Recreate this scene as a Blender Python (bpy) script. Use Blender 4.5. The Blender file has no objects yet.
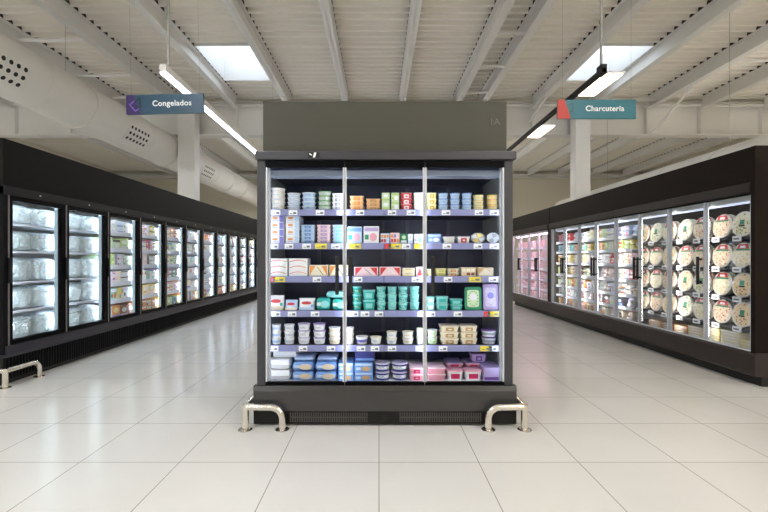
import bpy, bmesh, math, random
from mathutils import Vector, Matrix, noise

random.seed(7)
SC = bpy.context.scene
COL = SC.collection
PI = math.pi
F = 423.0
CH = 1.223                      # camera height


def XZ(u, v, Y):
    return (u - 379.0) / F * Y, CH - (v - 259.0) / F * Y


# ------------------------------------------------------------------ materials
def lin(c):
    c = c / 255.0
    return c / 12.92 if c <= 0.04045 else ((c + 0.055) / 1.055) ** 2.4


def rgb(c):
    return (lin(c[0]), lin(c[1]), lin(c[2]), 1.0)


MATS = {}


def mat(name, c, rough=0.5, metal=0.0, emit=0.0, spec=0.5, bump=None, ecol=None, mottle=None):
    """painted / plastic / metal material; bump=(scale, strength), mottle=(scale, amount)"""
    if name in MATS:
        return MATS[name]
    m = bpy.data.materials.new(name)
    m.use_nodes = True
    nt = m.node_tree
    b = nt.nodes['Principled BSDF']
    b.inputs['Base Color'].default_value = rgb(c)
    b.inputs['Roughness'].default_value = rough
    b.inputs['Metallic'].default_value = metal
    b.inputs['Specular IOR Level'].default_value = spec
    if emit:
        b.inputs['Emission Color'].default_value = rgb(ecol or c)
        b.inputs['Emission Strength'].default_value = emit
    tc = None
    if bump or mottle:
        tc = nt.nodes.new('ShaderNodeTexCoord')
    if bump:
        n = nt.nodes.new('ShaderNodeTexNoise')
        n.inputs['Scale'].default_value = bump[0]
        n.inputs['Detail'].default_value = 4
        bp = nt.nodes.new('ShaderNodeBump')
        bp.inputs['Strength'].default_value = bump[1]
        bp.inputs['Distance'].default_value = bump[2] if len(bump) > 2 else 0.01
        nt.links.new(tc.outputs['Object'], n.inputs['Vector'])
        nt.links.new(n.outputs['Fac'], bp.inputs['Height'])
        nt.links.new(bp.outputs['Normal'], b.inputs['Normal'])
    if mottle:
        n = nt.nodes.new('ShaderNodeTexNoise')
        n.inputs['Scale'].default_value = mottle[0]
        n.inputs['Detail'].default_value = 3
        mx = nt.nodes.new('ShaderNodeMix')
        mx.data_type = 'RGBA'
        k = mottle[1]
        mx.inputs[6].default_value = tuple(x * (1 - k) for x in rgb(c)[:3]) + (1,)
        mx.inputs[7].default_value = tuple(min(1, x * (1 + k)) for x in rgb(c)[:3]) + (1,)
        nt.links.new(tc.outputs['Object'], n.inputs['Vector'])
        nt.links.new(n.outputs['Fac'], mx.inputs[0])
        nt.links.new(mx.outputs[2], b.inputs['Base Color'])
    MATS[name] = m
    return m


def glass_mat(name, tint, refl=1.0):
    if name in MATS:
        return MATS[name]
    m = bpy.data.materials.new(name)
    m.use_nodes = True
    nt = m.node_tree
    nt.nodes.clear()
    out = nt.nodes.new('ShaderNodeOutputMaterial')
    mix = nt.nodes.new('ShaderNodeMixShader')
    tr = nt.nodes.new('ShaderNodeBsdfTransparent')
    tr.inputs['Color'].default_value = tint
    gl = nt.nodes.new('ShaderNodeBsdfGlossy')
    gl.inputs['Roughness'].default_value = 0.02
    fr = nt.nodes.new('ShaderNodeFresnel')
    fr.inputs['IOR'].default_value = 1.33
    mu = nt.nodes.new('ShaderNodeMath')
    mu.operation = 'MULTIPLY'
    mu.inputs[1].default_value = refl
    nt.links.new(fr.outputs[0], mu.inputs[0])
    nt.links.new(mu.outputs[0], mix.inputs[0])
    nt.links.new(tr.outputs[0], mix.inputs[1])
    nt.links.new(gl.outputs[0], mix.inputs[2])
    nt.links.new(mix.outputs[0], out.inputs[0])
    MATS[name] = m
    return m


def floor_mat():
    m = bpy.data.materials.new('porcelain_tile')
    m.use_nodes = True
    nt = m.node_tree
    b = nt.nodes['Principled BSDF']
    tc = nt.nodes.new('ShaderNodeTexCoord')
    mp = nt.nodes.new('ShaderNodeMapping')
    mp.inputs['Location'].default_value = (0.6 * 50, -3.145 + 0.6 * 50, 0)
    br = nt.nodes.new('ShaderNodeTexBrick')
    br.offset = 0.0
    br.squash = 1.0
    br.inputs['Color1'].default_value = rgb((227, 225, 220))
    br.inputs['Color2'].default_value = rgb((224, 222, 217))
    br.inputs['Mortar'].default_value = rgb((150, 145, 136))
    br.inputs['Scale'].default_value = 1.0
    br.inputs['Mortar Size'].default_value = 0.0028
    br.inputs['Mortar Smooth'].default_value = 0.2
    br.inputs['Brick Width'].default_value = 0.6
    br.inputs['Row Height'].default_value = 0.6
    nt.links.new(tc.outputs['Object'], mp.inputs['Vector'])
    nt.links.new(mp.outputs[0], br.inputs['Vector'])
    nz = nt.nodes.new('ShaderNodeTexNoise')
    nz.inputs['Scale'].default_value = 1.7
    nz.inputs['Detail'].default_value = 6
    mx = nt.nodes.new('ShaderNodeMix')
    mx.data_type = 'RGBA'
    mx.blend_type = 'MULTIPLY'
    mx.inputs[0].default_value = 0.10
    nt.links.new(tc.outputs['Object'], nz.inputs['Vector'])
    nt.links.new(br.outputs['Color'], mx.inputs[6])
    nt.links.new(nz.outputs['Fac'], mx.inputs[7])
    nt.links.new(mx.outputs[2], b.inputs['Base Color'])
    rr = nt.nodes.new('ShaderNodeMapRange')
    rr.inputs['To Min'].default_value = 0.16
    rr.inputs['To Max'].default_value = 0.27
    nt.links.new(nz.outputs['Fac'], rr.inputs['Value'])
    nt.links.new(rr.outputs[0], b.inputs['Roughness'])
    b.inputs['Specular IOR Level'].default_value = 0.5
    return m


def pizza_mat(name, base, spots, spots2, scale):
    if name in MATS:
        return MATS[name]
    m = bpy.data.materials.new(name)
    m.use_nodes = True
    nt = m.node_tree
    b = nt.nodes['Principled BSDF']
    tc = nt.nodes.new('ShaderNodeTexCoord')
    v = nt.nodes.new('ShaderNodeTexVoronoi')
    v.inputs['Scale'].default_value = scale
    n = nt.nodes.new('ShaderNodeTexNoise')
    n.inputs['Scale'].default_value = scale * 1.3
    nt.links.new(tc.outputs['Object'], v.inputs['Vector'])
    nt.links.new(tc.outputs['Object'], n.inputs['Vector'])
    r1 = nt.nodes.new('ShaderNodeValToRGB')
    r1.color_ramp.elements[0].position = 0.30
    r1.color_ramp.elements[0].color = rgb(spots)
    r1.color_ramp.elements[1].position = 0.36
    r1.color_ramp.elements[1].color = rgb(base)
    r2 = nt.nodes.new('ShaderNodeValToRGB')
    r2.color_ramp.elements[0].position = 0.58
    r2.color_ramp.elements[0].color = (0, 0, 0, 1)
    r2.color_ramp.elements[1].position = 0.63
    r2.color_ramp.elements[1].color = (1, 1, 1, 1)
    mx = nt.nodes.new('ShaderNodeMix')
    mx.data_type = 'RGBA'
    mx.inputs[7].default_value = rgb(spots2)
    nt.links.new(v.outputs['Distance'], r1.inputs[0])
    nt.links.new(n.outputs['Fac'], r2.inputs[0])
    nt.links.new(r2.outputs[0], mx.inputs[0])
    nt.links.new(r1.outputs[0], mx.inputs[6])
    nt.links.new(mx.outputs[2], b.inputs['Base Color'])
    b.inputs['Roughness'].default_value = 0.35
    MATS[name] = m
    return m


# palette of packaging colours
PAL = {
    'white': (238, 238, 238), 'cream': (240, 232, 208), 'beige': (222, 204, 176), 'pale blue': (190, 212, 238),
    'blue': (112, 152, 210), 'navy': (52, 58, 132), 'teal': (46, 176, 166), 'pale teal': (140, 214, 208),
    'green': (44, 146, 106), 'lime': (184, 208, 124), 'pale green': (206, 226, 186), 'yellow': (236, 212, 100),
    'orange': (234, 152, 74), 'peach': (240, 190, 140), 'red': (208, 58, 62), 'brown': (146, 84, 50),
    'pink': (236, 170, 184), 'hot pink': (206, 44, 96), 'lilac': (188, 168, 214), 'purple': (112, 74, 140),
    'violet': (136, 132, 206), 'grey': (160, 164, 172), 'dark grey': (70, 68, 74), 'slate': (120, 132, 168), 'black': (24, 24, 26),
    'meat red': (196, 92, 98), 'gold': (206, 160, 70), 'pale yellow': (246, 232, 160), 'pale pink': (246, 216, 220),
    'pale grey': (214, 218, 222), 'pale lilac': (216, 206, 232), 'tan': (200, 160, 110),
}


def pk(c, rough=0.35):
    return mat('packaging_' + c.replace(' ', '_'), PAL[c], rough)


M = dict(
    frame=mat('graphite_paint', (52, 52, 58), 0.35),
    frame_dark=mat('black_paint', (13, 13, 15), 0.45, spec=.12),
    base=mat('warm_graphite_paint', (55, 54, 54), 0.2),
    black=mat('matt_black', (10, 10, 11), 0.6),
    gloss_black=mat('black_ceramic_glass', (6, 6, 8), 0.35, spec=.06),
    olive=mat('olive_grey_panel', (72, 71, 63), 0.55, spec=.3),
    fascia_l=mat('charcoal_fascia', (20, 18, 16), 0.6, spec=.12),
    fascia_r=mat('brown_black_fascia', (26, 18, 15), 0.6, spec=.12),
    bumper=mat('slate_bumper', (40, 40, 50), 0.35, spec=.3),
    base_r=mat('umber_base', (46, 38, 36), 0.45, spec=.3),
    navy=mat('navy_liner', (56, 62, 94), 0.28),
    liner=mat('white_liner', (226, 230, 234), 0.35),
    liner_dark=mat('dark_brown_liner', (44, 36, 38), 0.4),
    shelf=mat('white_shelf', (226, 228, 234), 0.35),
    shelf_d=mat('dark_shelf', (46, 46, 60), 0.35),
    rail=mat('lavender_price_rail', (140, 142, 186), 0.3),
    rail_w=mat('white_price_rail', (220, 224, 236), 0.3),
    alu=mat('brushed_aluminium', (206, 210, 218), 0.35, 0.2),
    alu_d=mat('grey_edge_trim', (128, 122, 124), 0.35, 0.3),
    steel=mat('polished_stainless_steel', (226, 220, 210), 0.22, 1.0),
    upright=mat('slate_upright', (84, 88, 108), .3, .3),
    tag=mat('paper_tag', (246, 246, 246), 0.6),
    tag_y=mat('yellow_paper_tag', (240, 220, 60), 0.6),
    tag_r=mat('red_paper_tag', (220, 52, 56), 0.6),
    ink=mat('grey_print', (120, 122, 130), 0.6),
    roof=mat('cream_roof_sheet', (235, 230, 220), 0.5, mottle=(1.5, 0.04)),
    beam=mat('white_steel_paint', (226, 224, 220), 0.45),
    duct=mat('white_duct_paint', (224, 220, 213), 0.42, mottle=(0.8, 0.05)),
    wall=mat('beige_plaster', (216, 209, 192), 0.7, mottle=(0.6, 0.04)),
    gap_shade=mat('dark_gap_shade', (52, 48, 44), .9),
    steel_w=mat('grey_wire', (170, 168, 164), 0.4, 0.4),
    hole=mat('dark_nozzle', (24, 22, 22), 0.7),
    led=mat('cool_led', (255, 255, 255), 0.4, emit=9.0, ecol=(226, 238, 255)),
    led_run=mat('cool_strip_led', (60, 70, 74), 0.4, emit=.5, ecol=(205, 232, 244)),
    head_fill=mat('cool_head_fill', (255, 255, 255), 0.4, emit=11.0, ecol=(228, 243, 255)),
    jamb_fill=mat('cool_jamb_fill', (255, 255, 255), 0.4, emit=46.0, ecol=(228, 243, 255)),
    mullion_fill=mat('cool_mullion_fill', (255, 255, 255), 0.4, emit=12.0, ecol=(228, 243, 255)),
    led_case=mat('case_led', (255, 255, 255), 0.4, emit=25.0, ecol=(232, 240, 255)),
    led_end=mat('case_end_led', (255, 255, 255), 0.4, emit=9.0, ecol=(226, 236, 255)),
    led_top=mat('canopy_led', (255, 255, 255), 0.4, emit=.8, ecol=(205, 222, 255)),
    led_charc=mat('neutral_strip_led', (255, 255, 255), 0.4, emit=34.0, ecol=(255, 248, 244)),
    led_pink=mat('pink_meat_led', (255, 230, 240), 0.4, emit=15.0, ecol=(255, 206, 226)),
    lamp_warm=mat('warm_lamp_panel', (255, 250, 240), 0.4, emit=5.0, ecol=(255, 232, 204)),
    hall_fill=mat('hall_fill_panel', (255, 255, 255), 0.4, emit=92.0, ecol=(255, 250, 243)),
    hall_fill_cool=mat('cool_hall_fill_panel', (255, 255, 255), 0.4, emit=92.0, ecol=(244, 249, 255)),
    dome=None,
    glass=glass_mat('fridge_glass', (0.97, 0.985, 1.0, 1), 0.16),
    frost=mat('frosty_film', (220, 238, 246), 0.25, bump=(34, 1.0, .03), mottle=(24, 0.25)),
)


def translucent(name, c):
    m = bpy.data.materials.new(name)
    m.use_nodes = True
    nt = m.node_tree
    nt.nodes.clear()
    out = nt.nodes.new('ShaderNodeOutputMaterial')
    t = nt.nodes.new('ShaderNodeBsdfTranslucent')
    t.inputs[0].default_value = c
    nt.links.new(t.outputs[0], out.inputs[0])
    return m


M['dome'] = translucent('skylight_diffuser', (0.92, 0.95, 1.0, 1))


# ------------------------------------------------------------------ mesh builder
class MB:
    def __init__(s):
        s.v = []; s.f = []; s.mi = []; s.sm = []; s.mats = []

    def m(s, mt):
        if mt not in s.mats:
            s.mats.append(mt)
        return s.mats.index(mt)

    def add(s, vs, fs, mt, smooth=False):
        o = len(s.v)
        s.v += [tuple(p) for p in vs]
        k = s.m(mt)
        for f in fs:
            s.f.append([i + o for i in f]); s.mi.append(k); s.sm.append(smooth)

    def box(s, x0, x1, y0, y1, z0, z1, mt, bev=0.0):
        if bev <= 0:
            vs = [(x0, y0, z0), (x1, y0, z0), (x1, y1, z0), (x0, y1, z0), (x0, y0, z1), (x1, y0, z1), (x1, y1, z1), (x0, y1, z1)]
            s.add(vs, [(0, 3, 2, 1), (4, 5, 6, 7), (0, 1, 5, 4), (1, 2, 6, 5), (2, 3, 7, 6), (3, 0, 4, 7)], mt)
        else:
            bm = bmesh.new()
            bmesh.ops.create_cube(bm, size=1.0)
            for v in bm.verts:
                v.co = Vector(((x0 + x1) / 2 + v.co.x * (x1 - x0), (y0 + y1) / 2 + v.co.y * (y1 - y0), (z0 + z1) / 2 + v.co.z * (z1 - z0)))
            bmesh.ops.bevel(bm, geom=list(bm.edges), offset=bev, segments=2, profile=0.5, affect='EDGES')
            bm.verts.index_update()
            fs = sorted(bm.faces, key=lambda f: -f.calc_area())
            s.add([v.co for v in bm.verts], [[v.index for v in f.verts] for f in fs], mt, True)
            for q in range(6):
                s.sm[len(s.sm) - len(fs) + q] = False
            bm.free()
        return s

    def prism(s, poly, a0, a1, mt, axis='y'):
        """poly: list of 2-D points extruded along axis. axis y: (x,z); axis x: (y,z); axis z: (x,y)"""
        def P(p, a):
            return {'y': (p[0], a, p[1]), 'x': (a, p[0], p[1]), 'z': (p[0], p[1], a)}[axis]
        n = len(poly)
        vs = [P(p, a0) for p in poly] + [P(p, a1) for p in poly]
        fs = [list(range(n)), list(range(2 * n - 1, n - 1, -1))] + [(i + n, (i + 1) % n + n, (i + 1) % n, i) for i in range(n)]
        s.add(vs, fs, mt)
        return s

    def loft(s, secs, mt, cap=True, smooth=True):
        """secs: rings of equal length"""
        n = len(secs[0])
        vs = [p for r in secs for p in r]
        fs = []
        for k in range(len(secs) - 1):
            for i in range(n):
                j = (i + 1) % n
                fs.append((k * n + i, k * n + j, (k + 1) * n + j, (k + 1) * n + i))
        if cap:
            fs.append(list(range(n - 1, -1, -1)))
            fs.append([len(vs) - n + i for i in range(n)])
        s.add(vs, fs, mt, smooth)
        return s

    def lathe(s, prof, mt, n=20, c=(0, 0), cap=True):
        secs = [[(c[0] + r * math.cos(2 * PI * i / n), c[1] + r * math.sin(2 * PI * i / n), z) for i in range(n)] for r, z in prof]
        return s.loft(secs, mt, cap)

    def tube(s, path, r, mt, n=12, cap=True):
        path = [Vector(p) for p in path]
        secs = []
        up = None
        for i, p in enumerate(path):
            d = (path[min(i + 1, len(path) - 1)] - path[max(i - 1, 0)]).normalized()
            if up is None:
                up = Vector((0, 0, 1)) if abs(d.z) < 0.9 else Vector((1, 0, 0))
            a = d.cross(up)
            if a.length < 1e-4:
                a = d.cross(Vector((0, 1, 0)))
            a.normalize()
            b = d.cross(a).normalized()
            up = a.cross(d)
            secs.append([p + a * (r * math.cos(2 * PI * k / n)) + b * (r * math.sin(2 * PI * k / n)) for k in range(n)])
        return s.loft(secs, mt, cap)

    def mesh(s, name):
        me = bpy.data.meshes.new(name)
        me.from_pydata(s.v, [], s.f)
        for mt in s.mats:
            me.materials.append(mt)
        me.polygons.foreach_set('material_index', s.mi)
        me.polygons.foreach_set('use_smooth', s.sm)
        me.update()
        bm = bmesh.new()
        bm.from_mesh(me)
        bmesh.ops.recalc_face_normals(bm, faces=bm.faces)
        bm.to_mesh(me)
        bm.free()
        me.set_sharp_from_angle(angle=math.radians(38))
        me.polygons.foreach_set('use_smooth', s.sm)
        return me

    def build(s, name, parent=None, label=None):
        o = bpy.data.objects.new(name, s.mesh(name))
        COL.objects.link(o)
        if parent is not None:
            o.parent = parent
        if label:
            o['label'] = label
        return o


def tag(o, label, cat, group=None):
    o['label'] = label
    o['category'] = cat
    if group:
        o['group'] = group
    return o


def thing(name, label, cat, loc=(0, 0, 0), rz=0.0, group=None):
    o = bpy.data.objects.new(name, None)
    o.empty_display_size = 0.1
    COL.objects.link(o)
    o.location = loc
    o.rotation_euler = (0, 0, rz)
    return tag(o, label, cat, group)


def struct(mb, name):
    o = mb.build(name)
    o['kind'] = 'structure'
    return o


def rrect(w, d, r, z, n=4, cx=0, cy=0):
    r = min(r, w / 2 - 1e-4, d / 2 - 1e-4)
    pts = []
    for (sx, sy, a0) in ((1, 1, 0), (-1, 1, PI / 2), (-1, -1, PI), (1, -1, 1.5 * PI)):
        for k in range(n + 1):
            a = a0 + PI / 2 * k / n
            pts.append((cx + sx * (w / 2 - r) + r * math.cos(a), cy + sy * (d / 2 - r) + r * math.sin(a), z))
    return pts


# ------------------------------------------------------------------ packaging library (each kind: list of (part name, mesh), first = body)
PROTO = {}


def cached(fn):
    def w(*a):
        a = tuple(round(x, 3) if isinstance(x, float) else x for x in a)
        k = (fn.__name__,) + a
        if k not in PROTO:
            PROTO[k] = fn(*a)
        return PROTO[k]
    return w


def decal_rect(mb, x0, x1, z0, z1, y, mt):
    mb.box(x0, x1, y - 0.0008, y + 0.001, z0, z1, mt)


def decal_ell(mb, cx, cz, rx, rz, y, mt, n=18):
    mb.prism([(cx + rx * math.cos(2 * PI * i / n), cz + rz * math.sin(2 * PI * i / n)) for i in range(n)], y - 0.001, y + 0.001, mt, 'y')


@cached
def round_tub(w, h, body, lid, band):
    r = w / 2
    lh = min(0.16 * h, 0.012)
    zb = h - lh
    mb = MB()
    mb.lathe([(r * .76, 0), (r * .79, .002), (r * .83, zb * .30)], pk(body), 24, cap=True)
    mb.lathe([(r * .832, zb * .30), (r * .88, zb * .74)], pk(band), 24, cap=False)
    mb.lathe([(r * .88, zb * .74), (r * .92, zb)], pk(body), 24, cap=True)
    # printed name: two bars of dashes wrapped round the front
    ink = {'white': 'slate', 'cream': 'tan', 'pale blue': 'blue', 'blue': 'navy', 'pale grey': 'grey', 'violet': 'navy', 'pale teal': 'teal', 'pale yellow': 'gold', 'pale green': 'green', 'green': 'white', 'teal': 'white'}.get(band, 'slate')
    for (za, zc, a0, a1) in ((.54, .64, -.55, .35), (.38, .45, -.35, .55)):
        nseg = 8
        for q in range(nseg):
            if q % 4 == 3:
                continue
            t0 = -PI / 2 + a0 + (a1 - a0) * q / nseg
            t1 = -PI / 2 + a0 + (a1 - a0) * (q + .85) / nseg
            ra, rb = r * (.832 + .048 * (za - .3) / .44) + .0012, r * (.832 + .048 * (zc - .3) / .44) + .0012
            mb.add([(ra * math.cos(t0), ra * math.sin(t0), zb * za), (ra * math.cos(t1), ra * math.sin(t1), zb * za), (rb * math.cos(t1), rb * math.sin(t1), zb * zc), (rb * math.cos(t0), rb * math.sin(t0), zb * zc)], [(0, 1, 2, 3)], pk(ink))
    l = MB().lathe([(r * .93, zb + .0004), (r * .99, zb + .0006), (r, zb + lh * .3), (r, zb + lh * .85), (r * .95, h - .0006), (r * .86, h - .0006), (r * .84, h - lh * .35)], pk(lid), 24)
    return [('tub', mb.mesh('tub')), ('lid', l.mesh('lid'))]


@cached
def square_tub(w, h, body, lid, patch):
    d = w
    lh = min(0.14 * h, 0.011)
    zb = h - lh
    mb = MB().loft([rrect(w * .80, d * .80, w * .16, 0), rrect(w * .82, d * .82, w * .16, .003), rrect(w * .94, d * .94, w * .16, zb)], pk(body))
    if patch:
        # sloping printed label on the front wall
        x = w * .26
        def fy(z):
            return -(d * .41 + d * .06 * z / zb) - .0012
        z0, z1 = zb * .22, zb * .80
        mb.add([(-x, fy(z0), z0), (x, fy(z0), z0), (x * 1.05, fy(z1), z1), (-x * 1.05, fy(z1), z1)], [(0, 1, 2, 3)], pk(patch))
    l = MB().loft([rrect(w * .95, d * .95, w * .15, zb + .0004), rrect(w, d, w * .16, zb + lh * .25), rrect(w, d, w * .16, h - lh * .3), rrect(w * .95, d * .95, w * .15, h - .0006)], pk(lid))
    return [('tub', mb.mesh('tub')), ('lid', l.mesh('lid'))]


@cached
def flat_tray(w, h, d, body, film, patch):
    zb = h * .82
    mb = MB().loft([rrect(w * .82, d * .84, w * .07, 0), rrect(w * .84, d * .86, w * .07, .002), rrect(w * .96, d * .97, w * .07, zb), rrect(w, d, w * .07, zb + .001), rrect(w, d, w * .07, zb + .004)], pk(body))
    if patch:
        x = w * .22
        def fy(z):
            return -(d * .43 + d * .055 * z / zb) - .0015
        z0, z1 = zb * .12, zb * .86
        mb.add([(-x, fy(z0), z0), (x, fy(z0), z0), (x, fy(z1), z1), (-x, fy(z1), z1)], [(0, 1, 2, 3)], pk(patch))
        mb.add([(-x * .4, fy(z0) - .001, zb * .3), (x * .5, fy(z0) - .001, zb * .3), (x * .5, fy(z1) - .001, zb * .6), (-x * .4, fy(z1) - .001, zb * .6)], [(0, 1, 2, 3)], pk(body))
    f = MB().loft([rrect(w * .98, d * .98, w * .07, zb + .0045), rrect(w * .97, d * .97, w * .07, h - .001), rrect(w * .9, d * .9, w * .07, h - .0006)], pk(film))
    return [('tray', mb.mesh('tray')), ('film_lid', f.mesh('film_lid'))]


@cached
def carton(w, h, d, body, accents, style):
    """bevelled box with printed panels on its front; accents a tuple of colour names"""
    mb = MB()
    mb.box(-w / 2, w / 2, -d / 2, d / 2, 0, h, pk(body), min(0.004, w * .04, h * .08))
    y = -d / 2
    a = list(accents) or ['white']
    A = lambda i: pk(a[i % len(a)])
    X = lambda t: (t - .5) * w
    if style == 0:      # band and oval
        decal_rect(mb, X(.04), X(.96), h * .08, h * .30, y, A(0))
        decal_ell(mb, X(.5), h * .64, w * .30, h * .2, y - .0003, A(1))
    elif style == 1:    # top banner and photo block
        decal_rect(mb, X(.05), X(.95), h * .70, h * .92, y, A(0))
        decal_ell(mb, X(.62), h * .36, w * .24, h * .24, y, A(1))
        decal_rect(mb, X(.08), X(.32), h * .22, h * .5, y, A(2))
    elif style == 2:    # diagonal triangle
        mb.prism([(X(.06), h * .08), (X(.94), h * .08), (X(.5), h * .9)], y - .001, y + .001, A(0), 'y')
        mb.prism([(X(.04), h * .92), (X(.4), h * .92), (X(.04), h * .3)], y - .001, y + .001, A(1), 'y')
    elif style == 3:    # arched stripe of short pieces
        n = 9
        for i in range(n):
            t = (i + .5) / n
            zc = h * (.42 + .30 * math.sin(t * PI))
            decal_rect(mb, X(.06 + .88 * i / n), X(.06 + .88 * (i + .9) / n), zc - h * .07, zc + h * .07, y, A(0) if i < 6 else A(1))
    elif style == 4:    # vertical split with lettering bars
        decal_rect(mb, X(.68), X(.98), h * .05, h * .95, y, A(0))
        decal_ell(mb, X(.36), h * .60, w * .20, h * .16, y, A(1))
        decal_rect(mb, X(.16), X(.58), h * .26, h * .33, y, A(2))
    elif style == 5:    # patchwork
        rs = random.Random(hash((w, h, body)) % 999)
        for i in range(3):
            for k in range(2):
                if rs.random() < .8:
                    decal_rect(mb, X(.06 + .31 * i), X(.30 + .31 * i), h * (.1 + .44 * k), h * (.42 + .44 * k), y, A(rs.randrange(9)))
    elif style == 6:    # two opposed triangles, sandwich box
        mb.prism([(X(.05), h * .06), (X(.34), h * .92), (X(.05), h * .92)], y - .001, y + .001, A(0), 'y')
        mb.prism([(X(.95), h * .06), (X(.66), h * .92), (X(.95), h * .92)], y - .001, y + .001, A(0), 'y')
        mb.prism([(X(.40), h * .86), (X(.72), h * .1), (X(.78), h * .1), (X(.46), h * .86)], y - .001, y + .001, A(1), 'y')
    return [('carton', mb.mesh('carton'))]


@cached
def soft_pack(w, h, d, body, accents, seed):
    """puffy sealed pack with crimped ends, lying flat"""
    nu, nv = 18, 12
    mb = MB()
    def P(i, j, sgn):
        u = -1 + 2 * i / nu
        v = -1 + 2 * j / nv
        puff = max(0.0, (1 - abs(u) ** 6) * (1 - abs(v) ** 6)) ** .32
        nz = noise.noise(Vector((u * 2.3 + seed * 5.1, v * 2.3, sgn * 3 + seed)))
        puff *= 1 + .16 * nz
        z = h / 2 + sgn * h / 2 * min(1, puff)
        return (u * w / 2 * (1 - .03 * abs(v)), v * d / 2, max(0, min(h, z)))
    for sgn in (1, -1):
        vs = [P(i, j, sgn) for i in range(nu + 1) for j in range(nv + 1)]
        fs = [(i * (nv + 1) + j, (i + 1) * (nv + 1) + j, (i + 1) * (nv + 1) + j + 1, i * (nv + 1) + j + 1) for i in range(nu) for j in range(nv)]
        mb.add(vs, fs, pk(body, .25), True)
    a = list(accents)
    parts = [('pack', None)]
    if a:
        lb = MB()
        y = -d / 2 - .001
        lb.prism([(w * .30 * math.cos(2 * PI * i / 16) + (0.12 * w if len(a) > 1 else 0), h * .5 + h * .30 * math.sin(2 * PI * i / 16)) for i in range(16)], y - .001, y + .002, pk(a[0]), 'y')
        if len(a) > 1:
            lb.box(-w * .40, -w * .1, y - .0005, y + .002, h * .38, h * .66, pk(a[1]))
        parts.append(('print', lb.mesh('print')))
    parts[0] = ('pack', mb.mesh('pack'))
    return parts


@cached
def stand_pack(w, h, d, body, accents):
    """standing pouch: bulging bag with a flat crimped top edge and a printed logo"""
    mb = MB()
    secs = []
    for t, kx, ky in ((0, .92, .9), (.04, .98, 1), (.3, 1, 1), (.6, .98, .82), (.86, .97, .38), (.9, 1, .12), (1, 1, .08)):
        secs.append(rrect(w * kx, d * ky, d * ky * .45, h * t))
    mb.loft(secs, pk(body, .3))
    y = -d / 2
    a = list(accents)
    if a:
        decal_ell(mb, 0, h * .62, w * .32, h * .13, -d * .43, pk(a[0]))
    if len(a) > 1:
        decal_rect(mb, -w * .46, w * .46, h * .04, h * .28, y, pk(a[1]))
    if len(a) > 2:
        decal_rect(mb, w * .28, w * .46, h * .3, h * .5, y, pk(a[2]))
    return [('pouch', mb.mesh('pouch'))]


@cached
def upright_tray(w, h, d, body, label, mark, r):
    """rounded tray standing on its edge, face to the front"""
    def ring(k, y):
        return [(p[0], y, h / 2 + p[1]) for p in rrect(w * k, h * k, r, 0)]
    mb = MB().loft([ring(1, -d / 2), ring(.99, -d / 2 + .004), ring(.86, d / 2)], pk(body))
    lb = MB()
    lb.loft([[(p[0], -d / 2 - .0015, h / 2 + p[1]) for p in rrect(w * .70, h * .74, w * .12, 0)],
             [(p[0], -d / 2 - .0004, h / 2 + p[1]) for p in rrect(w * .70, h * .74, w * .12, 0)]], pk(label))
    decal_ell(lb, 0, h * .56, w * .22, w * .22, -d / 2 - .002, pk(mark))
    rs = random.Random(5)
    for i in range(14):
        a = 2 * PI * i / 14
        decal_ell(lb, w * .28 * math.cos(a), h * .5 + h * .31 * math.sin(a), w * .035, w * .03, -d / 2 - .0022, pk('green' if body == 'green' else 'grey'), 8)
    return [('tray', mb.mesh('tray')), ('front_label', lb.mesh('front_label'))]


@cached
def octagon_pack(w, h, d, body, wedge):
    def ring(k, y, n=8):
        return [(w / 2 * k * math.cos(2 * PI * (i + .5) / n) * 1.06, y, h / 2 + h / 2 * k * math.sin(2 * PI * (i + .5) / n) * 1.06) for i in range(n)]
    mb = MB().loft([ring(1, -d / 2), ring(1, -d / 2 + .006), ring(.82, d / 2)], pk(body), smooth=False)
    lb = MB()
    y = -d / 2 - .0015
    n = 10
    for q in range(4):
        a0 = q * PI / 2 + .5
        pts = [(0, h / 2)] + [(w * .42 * math.cos(a0 + PI / 2.6 * i / n), h / 2 + h * .42 * math.sin(a0 + PI / 2.6 * i / n)) for i in range(n + 1)]
        lb.prism(pts, y, y + .0012, pk(wedge if q % 2 == 0 else 'pale grey'), 'y')
    return [('tray', mb.mesh('tray')), ('wedges', lb.mesh('wedges'))]


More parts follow.
